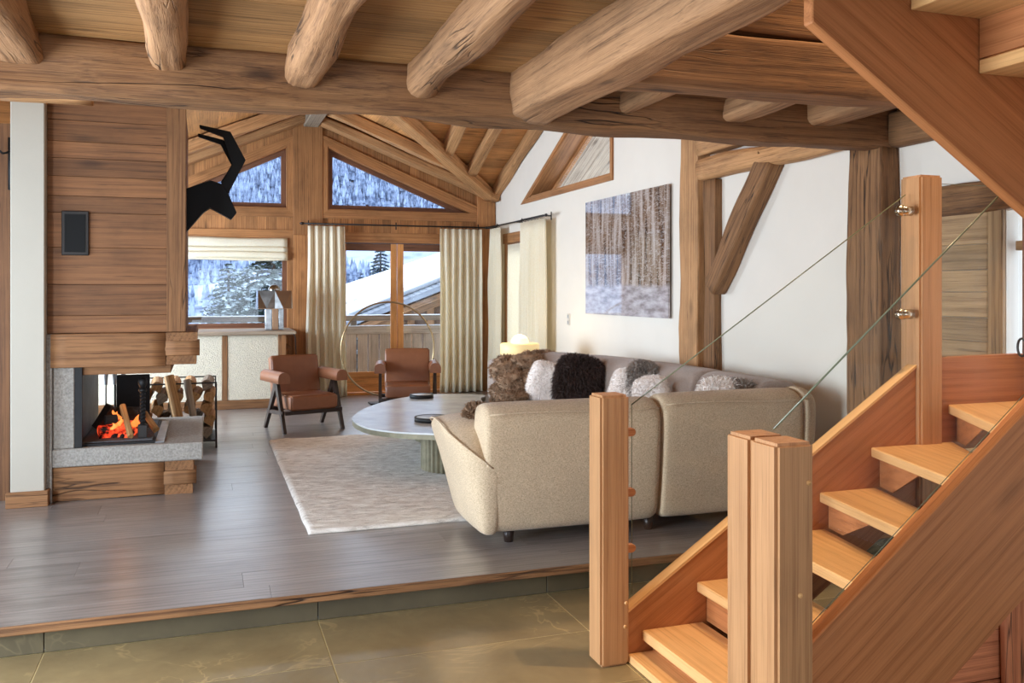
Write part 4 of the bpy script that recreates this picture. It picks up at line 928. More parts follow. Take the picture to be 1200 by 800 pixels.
# ================================================================== RUG, COFFEE TABLE
c = [onZ(*p, .02) for p in ((317, 516), (360, 623), (530, 608))]
rugc = V((1.95, 7.1, 0))
nx, ny = 130, 200; rx0, rx1, ry0, ry1 = .58, 3.2, 5.39, 8.83; vs = []
for j in range(ny+1):
    for i in range(nx+1):
        u, v = i/nx, j/ny; x = rx0+(rx1-rx0)*u+.006*noise.noise(V((v*14, 1, u*3))); y = ry0+(ry1-ry0)*v+.008*noise.noise(V((u*14, 5, v*3)))
        e = min(u*nx, (1-u)*nx, v*ny, (1-v)*ny); vs.append((x-rugc.x, y-rugc.y, .022 if e > 0 else .008))
        if e > 0: vs[-1] = (vs[-1][0], vs[-1][1], .024+.007*noise.noise(V((x*7, y*24, 0)))+.004*noise.noise(V((x*22, y*50, 3))))
fs = [(j*(nx+1)+i, j*(nx+1)+i+1, (j+1)*(nx+1)+i+1, (j+1)*(nx+1)+i) for j in range(ny) for i in range(nx)]
k = len(vs); per = [i for i in range(nx+1)]+[j*(nx+1)+nx for j in range(1, ny+1)]+[ny*(nx+1)+i for i in range(nx-1, -1, -1)]+[j*(nx+1) for j in range(ny-1, 0, -1)]
vs += [(vs[i][0], vs[i][1], .001) for i in per]; n = len(per)
fs += [(per[i], per[(i+1) % n], k+(i+1) % n, k+i) for i in range(n)]+[tuple(range(k+n-1, k-1, -1))]
tag(pyd('rug', vs, fs, 'rug', None, Matrix.Translation(rugc), True), 'large cream wool rug with ribbed pile under the coffee table', 'rug')

TT = .40
tb = empty('coffee_table', (1.9, 7.4, .027), 'pebble shaped grey stone coffee table on fluted drum legs', 'coffee table')
pxs = [(413, 491), (420, 482.5), (440, 473.5), (470, 466), (505, 462), (540, 461.5), (568, 463)]
pts = [onZ(a, b, TT) for a, b in pxs]+[V((2.54, 8.3, TT)), V((2.42, 7.75, TT)), V((2.34, 7.1, TT)), V((2.12, 6.6, TT)), onZ(545, 508, TT), onZ(500, 507.5, TT), onZ(458, 505, TT), onZ(428, 500, TT)]
def catmull(P, n=12):
    out = []; m = len(P)
    for i in range(m):
        a, b, c_, d_ = P[i-1], P[i], P[(i+1) % m], P[(i+2) % m]
        for k in range(n):
            t = k/n; out.append(.5*((2*b)+(c_-a)*t+(2*a-5*b+4*c_-d_)*t*t+(3*b-a-3*c_+d_)*t**3))
    return out
cv = catmull(pts); slab('stone_top', [V((p.x, p.y, TT)) for p in cv], (0, 0, 1), .012, 'stone', tb, (1, 0, 0))
slab('rim', [V((p.x, p.y, TT-.0125)) for p in cv], (0, 0, 1), .036, 'bronze', tb, (1, 0, 0))
for (x, y, r) in ((1.885, 6.92, .26), (2.12, 8.25, .24), (2.15, 7.55, .18)):
    lathe('drum_leg', [(r, .0), (r, .02), (r, TT-.077)], (x, y, .028), 'bronze', tb, 288, False, .07, 36)
def tray(px, py, r, label):
    p = onZ(px, py, TT); o = empty('serving_tray', (p.x, p.y, TT), label, 'tray', 'round trays on the coffee table')
    lathe('tray_rim', [(r, .001), (r, .036), (r-.012, .036), (r-.012, .026), (.002, .026)], (p.x, p.y, TT), 'iron', o, 40); lathe('tray_inlay', [(r-.013, .0265), (r-.013, .034), (.002, .034)], (p.x, p.y, TT), 'stone', o, 40)
tray(494, 466, .115, 'round dark rimmed tray near the far edge of the coffee table'); tray(506, 493, .14, 'round dark rimmed tray half hidden by the sofa arm')

# ================================================================== ARMCHAIRS
def cushion_box(nm, lo, hi, r, mat, parent, puff=.012, seg=3, rot=None, piv=None):
    lo, hi = V(lo), V(hi); bm = bmesh.new(); bmesh.ops.create_cube(bm, size=1); d = hi-lo; bmesh.ops.scale(bm, vec=d, verts=bm.verts)
    bmesh.ops.bevel(bm, geom=bm.edges[:], offset=r, segments=seg, affect='EDGES')
    bmesh.ops.subdivide_edges(bm, edges=[e for e in bm.edges if e.calc_length() > .15], cuts=6, use_grid_fill=True)
    for v in bm.verts:
        q = V((v.co.x/d.x*2, v.co.y/d.y*2, v.co.z/d.z*2)); f = [max(0, 1-abs(q[i])**2) for i in range(3)]
        v.co.z += math.copysign(puff*f[0]*f[1], v.co.z) if abs(q.z) > .6 else 0; v.co.y += math.copysign(puff*f[0]*f[2], v.co.y) if abs(q.y) > .6 else 0
    c = (lo+hi)/2; m = Matrix.Translation(c)
    if rot: m = Matrix.Translation(piv) @ Matrix.Rotation(rot, 4, 'X') @ Matrix.Translation(c-V(piv))
    o = from_bm(nm, bm, mat, parent, m, True); wn = o.modifiers.new('normals', 'WEIGHTED_NORMAL'); wn.weight = 90; return o
def taper_leg(nm, p0, p1, w0, w1, t, mat, parent):
    p0, p1 = V(p0), V(p1); d = (p1-p0); L = d.length; vs = []
    for x, w_ in ((-L/2, w0), (-L*.1, (w0+w1)*.52), (L/2, w1)): vs += [(x, -t/2, -w_/2), (x, t/2, -w_/2), (x, t/2, w_/2), (x, -t/2, w_/2)]
    fs = [(i*4+k, i*4+(k+1) % 4, (i+1)*4+(k+1) % 4, (i+1)*4+k) for i in range(2) for k in range(4)]+[(0, 1, 2, 3), (8, 9, 10, 11)]
    return pyd(nm, vs, fs, mat, parent, Matrix.Translation((p0+p1)/2) @ frame(d, (0, 1, 0)))
def make_chair():
    r = empty('armchair')
    cushion_box('seat_cushion', (-.255, -.30, .225), (.255, .26, .375), .018, 'leather', r, .006)
    cushion_box('back_cushion', (-.265, .16, .30), (.265, .26, .755), .016, 'leather', r, .006, 3, math.radians(-13), V((0, .22, .36)))
    for s in (-1, 1):
        x = s*.315
        # arm pad: rounded top loaf
        sec = [(-.062, 0), (-.062, .058)]+[(-.062*math.cos(a), .058+.056*math.sin(a)) for a in [math.pi*k/8 for k in range(1, 8)]]+[(.062, .058), (.062, 0)]
        pr = loft('arm_pad', [[(x+a, yy, .505+b) for a, b in sec] for yy in (-.27, -.266, -.05, .15, .256, .26)], 'leather', r)
        for p in pr.data.polygons:
            if len(p.vertices) > 4: p.use_smooth = False
        taper_leg('front_leg', (x, -.06, .503), (x, -.285, .0), .075, .034, .034, 'darkwood', r); taper_leg('rear_leg', (x, -.06, .503), (x, .27, .0), .075, .034, .034, 'darkwood', r)
        bar('side_rail', (x, -.245, .205), (x, .20, .185), .028, .04, 'darkwood', r)
    for yy in (-.255, .2): bar('cross_rail', (-.30, yy, .203), (.30, yy, .203), .03, .04, 'darkwood', r)
    bar('back_frame', (-.22, .285, .20), (-.22, .375, .66), .03, .03, 'darkwood', r, (0, 1, 0)); bar('back_frame', (.22, .285, .20), (.22, .375, .66), .03, .03, 'darkwood', r, (0, 1, 0))
    return r
def copy_tree(o, parent=None):
    k = o.copy(); COL.objects.link(k); k.parent = parent
    for ch in [q for q in bpy.data.objects if q.parent is o]: copy_tree(ch, k)
    return k
ch = make_chair(); ch2 = copy_tree(ch)
tag(ch, 'brown leather armchair with dark V legs beside the window counter', 'armchair', 'brown leather armchairs'); tag(ch2, 'brown leather armchair in front of the French doors by the ring lamp', 'armchair', 'brown leather armchairs')
ch.location = (.985, 9.60, 0); ch.rotation_euler = (0, 0, math.atan2(.28, .96)); ch2.location = (2.24, 10.25, 0); ch2.rotation_euler = (0, 0, -.20)

# ring floor lamp
rl = empty('ring_lamp', (2.1, 11.2, 0), 'thin brass ring floor lamp standing in front of the French doors', 'lamp')
rc = V((2.218, 11.3, .70)); rr = .60
tube('ring', [rc+V((rr*math.cos(a), 0, rr*math.sin(a))) for a in [2*math.pi*k/96 for k in range(96)]], .011, 'gold', rl, True, 10)
box('lamp_base', (1.98, 11.2, .001), (2.30, 11.42, .022), 'rodiron', rl, .004); tube('base_stem', [(2.218, 11.3, .02), (2.218, 11.3, .10)], .014, 'gold', rl)

# ================================================================== SOFA
sf = empty('sofa', (3.0, 6.0, 0), 'large curved beige corner sofa with taupe back cushions', 'sofa')
sm = lambda t: t*t*(3-2*t)
def back_profile(p, outd, hz, th=.22, lean=.05, z0=.066, squash=1.0):
    o = V((outd[0], outd[1], 0)).normalized()
    prof = [(-.02, 0), (.0, .04), (lean*.5, .3*hz), (lean*.9, .6*hz), (lean, .80*hz), (lean*.9, .90*hz), (.0, .965*hz), (-.05, .99*hz), (-th*.55, hz), (-th*.85, .965*hz), (-th, .86*hz), (-th*1.05, .6*hz), (-th*1.0, .3*hz), (-th*.9, 0)]
    return [V((p[0], p[1], z0))+o*a*squash+V((0, 0, b)) for a, b in prof]
def back_seg(name, path, hz, mat, th=.22, lean=.05, z0=.066):
    """path: list of (x, y, nx, ny); pillow-rounded ends"""
    loops = []; n = len(path)
    for i, (x, y, ox, oy) in enumerate(path):
        t = min(i, n-1-i); sh = {0: .965, 1: .99}.get(t, 1.0); L = back_profile((x, y), (ox, oy), hz, th, lean, z0)
        c = sum(L, V())/len(L); loops.append([c+(q-c)*sh for q in L])
    return loft(name, loops, mat, sf, True, True, True, 1)
def line_path(p0, p1, o, n=7):
    ts = [0, .015, .15]+[.15+.7*i/(n-4) for i in range(1, n-4)]+[.85, .985, 1]
    return [(p0[0]+(p1[0]-p0[0])*t, p0[1]+(p1[1]-p0[1])*t, o[0], o[1]) for t in ts]
FYS = 4.77
hz = .745
s1 = back_seg('back_panel', line_path((1.475, FYS+.012), (2.575, FYS), (0, -1), 9), hz, 'sofa'); s2 = back_seg('back_panel', line_path((2.585, FYS), (3.60, FYS+.02), (0, -1), 9), hz+.015, 'sofa')
# corner piece turning into the wing along the white wall
cp = []
for i in range(9):
    a = math.radians(-90+90*i/8); cp.append((3.60+.12*math.cos(a), FYS+.14+.12*math.sin(a), math.cos(a), math.sin(a)))
back_seg('corner_panel', cp, hz+.02, 'sofa', .2)
wing = [(3.73, 5.0), (3.76, 5.5), (3.76, 6.1), (3.73, 6.75), (3.64, 7.35), (3.47, 7.85), (3.24, 8.25), (2.97, 8.47), (2.68, 8.52)]
def wing_pt(s):
    s = max(0, min(1, s))*(len(wing)-1); i = min(int(s), len(wing)-2); f = s-i; P = lambda k: V((*wing[max(0, min(len(wing)-1, k))], 0))
    a, b, c_, d_ = P(i-1), P(i), P(i+1), P(i+2)
    return .5*((2*b)+(c_-a)*f+(2*a-5*b+4*c_-d_)*f*f+(3*b-a-3*c_+d_)*f**3)
def wing_path(s0, s1, n=9):
    out = []
    for t in [0, .015, .15]+[.15+.7*i/(n-5) for i in range(1, n-5)]+[.85, .985, 1]:
        s = s0+(s1-s0)*t; p = wing_pt(s); d = (wing_pt(s+.01)-wing_pt(s-.01)).normalized(); out.append((p.x, p.y, d.y, -d.x))
    return out
for a, b, t_ in ((0, .195, .34), (.20, .395, .34), (.40, .595, .34), (.60, .775, .32), (.78, 1.0, .28)): back_seg('back_cushion', wing_path(a, b), hz+.045-(.08 if a > .7 else 0), 'sofa2', t_, .03)
# flared arm at the open end, its tongue wrapping onto the back
ap = [(1.575, FYS+.006, 0, -1), (1.53, FYS+.002, -.1, -1), (1.49, FYS+.004, -.45, -1), (1.464, FYS+.03, -1, -.8), (1.45, FYS+.09, -1, -.3), (1.447, FYS+.19, -1, 0), (1.447, FYS+.30, -1, 0), (1.450, FYS+.43, -1, .05), (1.460, FYS+.56, -1, .1), (1.485, FYS+.69, -1, .25), (1.52, FYS+.77, -1, .5)]
loops = []; NA = len(ap); hs = [.37, .39, .43, .47, .52, .57, .61, .62, .61, .58, .54]
for i, (x, y, ox, oy) in enumerate(ap):
    t = max(0, (i-2)/(NA-3)); h = hs[i]; fl = .030+.115*sm(min(1, t*2.0)); th = .05+.25*sm(min(1, t*2.2)); o = V((ox, oy, 0)).normalized()
    prof = [(-.02, 0), (0, .04), (fl*.3, .35*h), (fl*.7, .7*h), (fl, .9*h), (fl*.95, .965*h), (fl*.5, 1.0*h), (-th*.4, 1.03*h), (-th*.8, .98*h), (-th, .8*h), (-th, .4*h), (-th*.9, 0)]
    loops.append([V((x, y, .066))+o*a*(1.0 if b > .1 else 1)+V((0, 0, b*1.02)) for a, b in prof])
arm = loft('arm', loops, 'sofa', sf, True, True, True, 2)
tube('arm_piping', [l[5]+V((-.004, 0, .004)) for l in loops[1:]], .005, 'sofa', sf); tube('arm_seam', [l[8]+V((0, 0, .004)) for l in loops[:5]], .004, 'sofa', sf)
for (x0, x1, hh) in ((1.50, 2.56, hz), (2.60, 3.62, hz+.015)): tube('top_piping', [(x0+(x1-x0)*t/10, FYS-.05+.006*math.sin(t*1.3), .085+hh*.90+.008*math.sin(t*.6)) for t in range(11)], .005, 'sofa', sf)
# seats
def seat(name, poly, z0, z1, mat='sofa2'):
    bm = bmesh.new(); c_ = sum((V((*p, 0)) for p in poly), V())/len(poly); a = [bm.verts.new(V((*p, z0))-c_) for p in poly]; b = [bm.verts.new(V((*p, z1))-c_) for p in poly]; k = len(poly)
    bm.faces.new(a); bm.faces.new(b)
    for i in range(k): bm.faces.new((a[i], a[(i+1) % k], b[(i+1) % k], b[i]))
    bmesh.ops.bevel(bm, geom=bm.edges[:], offset=.04, segments=3, affect='EDGES')
    return from_bm(name, bm, mat, sf, Matrix.Translation(c_), True)
seat('seat_base', [(1.60, 5.0), (3.45, 5.0), (3.40, 7.6), (3.12, 8.30), (2.70, 8.35), (2.68, 7.9), (2.66, 7.0), (2.66, 5.85), (1.60, 5.85)], .09, .28, 'sofa')
seat('seat_cushion', [(1.66, 5.0), (2.60, 5.0), (2.60, 5.83), (1.66, 5.83)], .275, .43); seat('seat_cushion', [(2.62, 5.0), (3.44, 5.0), (3.44, 6.0), (2.62, 6.0)], .275, .43)
seat('seat_cushion', [(2.67, 6.02), (3.43, 6.02), (3.38, 7.1), (2.67, 7.0)], .275, .43); seat('seat_cushion', [(2.67, 7.03), (3.37, 7.13), (3.10, 8.28), (2.71, 8.32), (2.69, 7.9)], .275, .43)
for p in ((1.66, 4.88), (2.55, 4.86), (3.5, 4.95), (1.62, 5.75), (3.6, 6.6), (3.15, 8.0), (2.8, 7.7)): lathe('leg', [(.026, .022 if rx0 < p[0] < rx1 and ry0 < p[1] < ry1 else .0), (.036, .085)], (p[0], p[1], .0), 'darkwood', sf, 14)

# ---- cushions and fur
def pillow(name, loc, size, th, rz, tilt, mat, label, furmat=None, nf=0, fl=.03, fw=.0025, seed=0, roll=0):
    r = empty(name, loc, label, 'cushion', 'cushions on the sofa'); n = 14; vs = []; bm = bmesh.new(); top = {}; bot = {}
    for j in range(n+1):
        for i in range(n+1):
            u, v = -1+2*i/n, -1+2*j/n; e = max(0, (1-u**4)*(1-v**4))**.5; pinch = 1-.07*(1-abs(u))*(abs(v)**3)-.07*(1-abs(v))*(abs(u)**3)
            pinch = 1-.08*((1-u*u)*abs(v)**4+(1-v*v)*abs(u)**4)*-1*0 - .17*(u*u*v*v)
            x, z = u*size[0]/2*pinch, v*size[1]/2*pinch; w_ = th/2*e*(1+.25*noise.noise(V((u*2, v*2, seed))))
            top[i, j] = bm.verts.new((x, -w_, z)); bot[i, j] = top[i, j] if (i in (0, n) or j in (0, n)) else bm.verts.new((x, w_, z))
    for j in range(n):
        for i in range(n):
            bm.faces.new((top[i, j], top[i+1, j], top[i+1, j+1], top[i, j+1])); bm.faces.new((bot[i, j+1], bot[i+1, j+1], bot[i+1, j], bot[i, j]))
    m = Matrix.Translation(loc) @ Matrix.Rotation(rz, 4, 'Z') @ Matrix.Rotation(tilt, 4, 'X') @ Matrix.Rotation(roll, 4, 'Y')
    o = from_bm('cushion_body', bm, mat, r, m, True)
    if nf: fur('fur', o, nf, fl, fw, furmat or mat, r, .35, .55, seed)
    return r
def at_px(px, py, d):
    r = ray(px, py); return r*d+V((0, 0, H))
def lean(px, X, zc): r = ray(px, 400); k = X/r.x; return V((X, r.y*k, zc-.018))
pillow('fluffy_cushion', lean(640, 2.96, .625), (.34, .38), .15, -.30, -.24, 'fur_white', 'pinkish white fluffy cushion leaning behind the dark fur cushion', 'fur_white', 5000, .022, .0025, 4, .30)
pillow('fur_cushion', lean(678, 3.13, .665), (.40, .44), .18, -.45, -.24, 'fur_brown', 'dark brown long haired fur cushion leaning on the sofa back', 'fur_brown', 9000, .055, .0035, 3, .16)
pillow('fluffy_cushion', lean(733, 3.25, .630), (.28, .39), .16, -.75, -.2, 'fur_white', 'white fluffy cushion under the grey fur piece on the sofa wing', 'fur_white', 5000, .024, .0028, 5, .22)
pillow('grey_fur_cushion', lean(751, 3.34, .665), (.24, .46), .10, -.75, -.1, 'fur_grey', 'narrow grey brown fur cushion propped on the sofa back', 'fur_grey', 4500, .05, .0035, 7, .12)
pillow('fluffy_cushion', lean(764, 3.24, .625), (.28, .38), .15, -.75, -.2, 'fur_white', 'small white fluffy cushion nearest the tie of grey fur', 'fur_white', 4500, .024, .0028, 6, -.18)
pillow('sheepskin_cushion', lean(842, 3.245, .655), (.28, .45), .13, -.8, -.15, 'fur_white', 'shaggy cream sheepskin cushion at the sofa corner', 'fur_white', 4500, .045, .003, 8)
pillow('sheepskin_cushion', lean(866, 3.36, .652), (.20, .44), .11, -.8, -.1, 'fur_grey', 'shaggy grey sheepskin cushion at the sofa corner', 'fur_grey', 3500, .05, .003, 9)
# throw: crumpled fur blanket over the far end of the wing
th = empty('fur_throw', (2.85, 7.9, .45), 'crumpled brown grey fur throw heaped over the far sofa end', 'throw')
def lump(name, px, py, d, sx, sy, sz, rz, seed, nf):
    c_ = at_px(px, py, d); bm = bmesh.new(); bmesh.ops.create_icosphere(bm, subdivisions=4, radius=1)
    for v in bm.verts:
        q = v.co.copy(); f = 1+.28*noise.noise(q*1.6+V((seed, 0, 0)))+.22*abs(noise.noise(q*3.1+V((0, seed, 0)))); v.co = V((q.x*sx, q.y*sy, q.z*sz))*f
    o = from_bm(name, bm, 'fur_throw', th, Matrix.Translation(c_) @ Matrix.Rotation(rz, 4, 'Z'), True); fur('fur', o, nf, .028, .003, 'fur_throw', o, .2, .6, seed); return o
for i, a in enumerate([(622, 424, 8.62, .22, .16, .085, .2), (594, 432, 8.62, .15, .14, .115, 0), (602, 448, 8.42, .16, .12, .12, .5), (589, 460, 8.42, .11, .10, .11, .4), (622, 448, 8.40, .13, .11, .11, .9), (636, 418, 8.72, .13, .10, .06, -.2), (601, 465, 8.14, .13, .10, .055, -.3), (587, 469, 8.40, .08, .07, .08, .2), (607, 457, 8.28, .05, .07, .10, .3)]):
    lump('fold', *a, i*3+1, 1600)
th = empty('fur_throw', (1.52, 5.1, .6), 'shaggy brown fur throw end hanging over the open sofa arm', 'throw')
for i, a in enumerate([(559, 482, 5.36, .07, .07, .045, .3), (553, 488, 5.33, .04, .05, .05, .3)]): lump('fringe', *a, 40+i, 1500)
# side table and lamp behind the sofa end
tl2 = empty('side_table', (3.40, 9.2, 0), 'small round wooden side table behind the sofa end', 'side table')
lathe('table_top', [(.25, .52), (.25, .55), (.002, .55)], (3.40, 9.2, 0), 'darkwood', tl2, 32); lathe('table_stem', [(.03, .02), (.03, .52)], (3.40, 9.2, 0), 'darkwood', tl2, 16); lathe('table_foot', [(.16, 0), (.16, .02), (.03, .03)], (3.40, 9.2, 0), 'darkwood', tl2, 32)
lp = at_px(608.5, 410, 9.9); LP = (lp.x, 9.2, .55)
lt = empty('table_lamp', LP, 'cream drum table lamp with glowing dome behind the sofa', 'lamp')
P0 = onY(587, 405, 9.2); P1 = onY(631, 405, 9.2); mid = (P0+P1)/2; rad = (P1-P0).length/2*.98; tp = onY(609, 402, 9.2).z; bt = tp-.17
LC = (mid.x, 9.2, 0); bpy.data.objects['side_table'].location = (0, 0, 0)
for q in list(bpy.data.objects):
    if q.parent is tl2: q.matrix_parent_inverse = Matrix.Identity(4); q.location.x = mid.x
tl2.location = (0, 0, 0); lt.location = (mid.x, 9.2, .55)
lathe('lamp_foot', [(.07, .551), (.07, .57), (.02, .58), (.02, bt+.02)], LC, 'gold', lt, 24); lathe('drum_shade', [(rad-.012, bt), (rad, bt), (rad, tp-.01), (rad-.01, tp), (.10, tp)], LC, 'lampshade', lt, 40)
lathe('dome_bulb', [(.098, tp-.02), (.098, tp+.02), (.088, tp+.05), (.06, tp+.08), (.02, tp+.095), (.002, tp+.097)], LC, 'bulb', lt, 32)
ll = bpy.data.lights.new('table_lamp_light', 'POINT'); ll.energy = 8; ll.color = (1, .78, .45); ll.shadow_soft_size = .08; lo = bpy.data.objects.new('table_lamp_light', ll); COL.objects.link(lo); lo.location = (mid.x, 9.2, tp+.18)

# ================================================================== OUTSIDE
bk = empty('balcony_floor', (2.5, 13, -.05), kind='structure')
for i in range(9): box('deck_board', (-1.5, BY+.25+i*.16, -.06), (5.5, BY+.25+i*.16+.155, -.02), 'greywood', bk, .003)
bc = empty('balcony_railing', (2.5, 13.6, 0), 'weathered plank balcony railing outside the French doors, sunlight put into its plank colour', 'railing')
x = -1.2; i = 0
while x < 5.2:
    wd = .15; box('railing_plank', (x, 13.6, .12), (x+wd, 13.625, .835), 'sunlit_railwood', bc, .004, 'Z'); x += wd+.02
box('top_rail', (-1.2, 13.57, .78), (5.2, 13.68, .90), 'sunlit_railwood', bc, .006); box('hand_rail', (-1.2, 13.57, .985), (5.2, 13.68, 1.06), 'greywood', bc, .006); box('rail_snow', (-1.2, 13.56, 1.061), (5.2, 13.69, 1.075), 'snow', bc, .006); box('rail_snow', (-1.2, 13.565, .901), (5.2, 13.685, .912), 'snow', bc, .005)
for x in (-1.2, .5, 2.1, 3.75, 5.2): box('railing_post', (x, 13.63, -.05), (x+.09, 13.72, 1.0), 'greywood', bc, .006, 'Z')
# neighbouring chalet
cc = V((7.5, 24, 0)); nc = empty('neighbour_chalet', (8, 24, -4), 'neighbouring chalet with thick snow on its sloping roof', 'building')
A0, A1 = at_px(380, 389, 20.6), at_px(560, 318, 19.0); B0, B1 = at_px(378, 354, 26.7), at_px(560, 294, 25.5)
nn = (A1-A0).cross(B0-A0).normalized(); nn = nn if nn.z > 0 else -nn
dn = lambda v, k: v-nn*k
slab('roof_deck', [A0, A1, B1, B0], nn, .10, 'shingle', nc, A1-A0)
g = (A1-A0); 
for i in range(26):
    t = (i+.5)/26; p = A0.lerp(A1, t); slab('shingle', [p-g*.018+nn*.03, p+g*.022+nn*.012, p+g*.022+(B0-A0).normalized()*.5+nn*.012, p-g*.018+(B0-A0).normalized()*.5+nn*.03], nn, .03, 'shingle', nc, g)
sd = (B0-A0).normalized()
sl_ = [A0+sd*.45+nn*.03, A1+sd*.45+nn*.03, B1+nn*.03, B0+nn*.03]; o = slab('roof_snow', [q+nn*.28 for q in sl_], nn, .28, 'snow', nc, g, .1)
bar('barge_rafter', dn(A0, .22)+sd*.15, dn(A1, .22)+sd*.15, .10, .13, 'beam', nc, nn); bar('eave_rafter', dn(A0, .42)+sd*.6, dn(A1, .42)+sd*.6, .1, .12, 'beam', nc, nn)
q0, q1 = dn(A0.lerp(A1, .25), .12)+sd*.9, dn(A1, .12)+sd*.9
slab('gable_wall', [q0, q1, V((q1.x, q1.y, -6)), V((q0.x, q0.y, -6))], V((g.y, -g.x, 0)), .2, 'chaletwall', nc, (0, 0, 1))
for t in (.45, .62, .8): 
    p = q0.lerp(q1, t); bar('wall_stud', V((p.x, p.y-.12, -5)), V((p.x, p.y-.12, p.z-.25)), .16, .1, 'beam', nc, (0, -1, 0))
tag(split_log('snow_log', at_px(404, 362, 21.5), at_px(419, 357, 21.3), .16, 'stoneblock', None, 90, False), 'round log end poking out of the snow on the chalet roof', 'log')
# hillside with forest
def hz_(x, y):
    d = y-40; h = -14+.30*max(0, d)*(.55+.0016*d)*.62; h += 14*noise.noise(V((x*.008, y*.008, 1)))+5*noise.noise(V((x*.03, y*.03, 4)))
    return h+.055*x*max(0, d)/300-max(0, 30-y)*.0
def ground(x, y):
    t = max(0, min(1, (y-45)/75)); t = t*t*(3-2*t); return -5+(hz_(x, y)+5)*t if t > 0 else -5.0
nx, ny = 50, 60; vs = []
for j in range(ny+1):
    y = 16+j*j/ny/ny*440
    for i in range(nx+1): x = -160+i*7.6; x = x*(.25+.75*min(1, y/200)); vs.append((x, y, ground(x, y)))
tag(pyd('snowy_mountain', vs, [(j*(nx+1)+i, j*(nx+1)+i+1, (j+1)*(nx+1)+i+1, (j+1)*(nx+1)+i) for j in range(ny) for i in range(nx)], 'hill', None, None, True), 'snow covered mountainside rising behind the windows', 'mountain')
rg = random.Random(21); vs = []; fs = []
for _ in range(16000):
    y = 190+245*rg.random()**.8; x = rg.uniform(-.1, .42)*y; clear = noise.noise(V((x*.012, y*.012, 8)))
    if clear < -.22: continue
    z = ground(x, y)-.2; h = rg.uniform(4, 7.5); r = h*.17; k = len(vs); a0 = rg.random()*3
    for (zz, rr_) in ((.08, 1.0), (.45, .62)):
        vs += [(x+r*rr_*math.cos(a0+2*math.pi*q/6), y+r*rr_*math.sin(a0+2*math.pi*q/6), z+h*zz) for q in range(6)]
    vs.append((x, y, z+h)); vs.append((x, y, z+h*.62))
    for q in range(6): fs += [(k+q, k+(q+1) % 6, k+13), (k+6+q, k+6+(q+1) % 6, k+12)]
for _ in range(2600):
    y = rg.uniform(75, 190); x = rg.uniform(-.1, .42)*y
    if noise.noise(V((x*.035, y*.035, 2))) < -.05: continue
    z = ground(x, y)-.2; h = rg.uniform(2.2, 4.2); r = h*.2; k = len(vs); a0 = rg.random()*3
    for (zz, rr_) in ((.08, 1.0), (.45, .62)):
        vs += [(x+r*rr_*math.cos(a0+2*math.pi*q/6), y+r*rr_*math.sin(a0+2*math.pi*q/6), z+h*zz) for q in range(6)]
    vs.append((x, y, z+h)); vs.append((x, y, z+h*.62))
    for q in range(6): fs += [(k+q, k+(q+1) % 6, k+13), (k+6+q, k+6+(q+1) % 6, k+12)]
me = bpy.data.meshes.new('frosted_forest'); me.from_pydata(vs, [], fs); tag(obj('frosted_forest', me, 'frost'), 'dense frosted conifer forest covering the mountainside', 'forest', None, 'stuff')
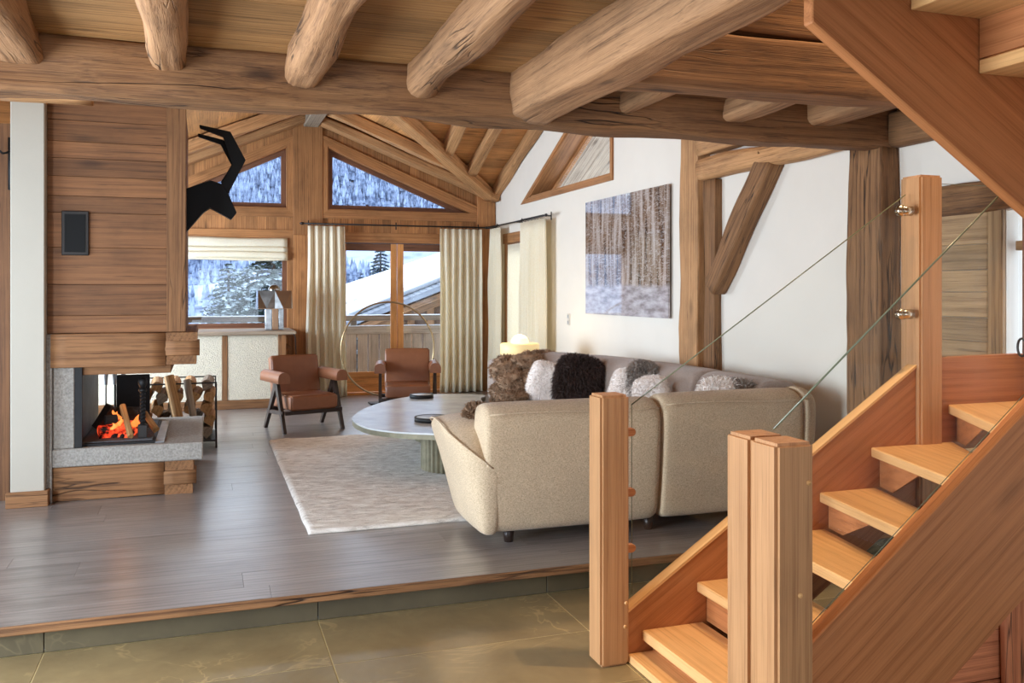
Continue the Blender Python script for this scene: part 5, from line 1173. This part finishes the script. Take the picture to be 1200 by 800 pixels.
# nearer conifers
def conifer(px, py, d, r, mat, label, seed, n=20):
    q0_ = at_px(px, py, d); p = V((q0_.x, q0_.y, ground(q0_.x, q0_.y)-.15)); h = q0_.z-p.z; t = empty('conifer', p, label, 'tree'); rg = random.Random(seed); vs = []; fs = []
    tube('trunk', [p, p+V((0, 0, h*.95))], [r*.06, r*.015], 'bark', t)
    for i in range(n):
        f = i/(n-1); zz = h*(.06+.92*f); rl_ = r*(1-f)**.8+.05*r; nb = max(7, int(16*(1-f*.5)))
        for b in range(nb):
            a = rg.random()*6.283; L = rl_*rg.uniform(.75, 1.1); ns = 9
            for s in range(ns):
                q = (s+.6)/ns; cen = V((math.cos(a)*L*q, math.sin(a)*L*q, zz-.35*L*q*q+.12*L*q))
                for m_ in range(7):
                    dv = V((rg.uniform(-1, 1), rg.uniform(-1, 1), rg.uniform(-.5, .4)))*max(L, .3*r)*.12; e = V((rg.uniform(-1, 1), rg.uniform(-1, 1), rg.uniform(-.6, .6)))*max(L, .3*r)*.05; k = len(vs)
                    vs += [tuple(cen+dv-e), tuple(cen+dv+e), tuple(cen-dv*.3+e*.5), tuple(cen-dv*.3-e*.5)]; fs.append((k, k+1, k+2, k+3))
    me = bpy.data.meshes.new('needles'); me.from_pydata(vs, [], fs); o = obj('needles', me, mat, t, Matrix.Translation(p)); o['kind'] = 'stuff'; return t
conifer(320, 259, 33, 4.2, 'needle', 'tall snowy spruce behind the window over the counter', 1, 46)
conifer(268, 306, 43, 3.2, 'needle', 'smaller snowy spruce left of the tall spruce', 2, 34)
conifer(446, 286, 60, 3.3, 'needle2', 'lone fir standing above the chalet roof', 3, 44)
conifer(424, 318, 75, 2.4, 'needle2', 'tiny fir beside the lone fir above the chalet roof', 4, 34)

# ================================================================== CEILING LAMPS
def downlight(x, y, z, power, col, label, ang=95, size=.04):
    o = empty('downlight', (x, y, z), label, 'lamp', 'recessed ceiling downlights'); lathe('lamp_ring', [(.055, -.012), (.05, -.014), (.042, -.004), (.042, 0)], (x, y, z), 'nickel', o, 24); lathe('lamp_lens', [(.04, -.004), (.04, -.002), (.002, -.002)], (x, y, z), 'bulb', o, 20)
    l = bpy.data.lights.new('downlight_beam', 'SPOT'); l.energy = power; l.color = col; l.spot_size = math.radians(ang); l.spot_blend = .6; l.shadow_soft_size = size
    q = bpy.data.objects.new('downlight_beam', l); COL.objects.link(q); q.location = (x, y, z-.03); adopt(q, o)
WARM = (1, .70, .42)
downlight(2.6, 2.95, 4.99, 420, WARM, 'recessed warm lamp in the stairwell ceiling above the lower treads', 60)
downlight(3.4, 2.7, 4.99, 300, WARM, 'recessed warm lamp in the stairwell ceiling above the winders', 60)
downlight(.75, 1.6, CZ-.001, 26, WARM, 'recessed warm lamp in the board ceiling before the stairs', 120)
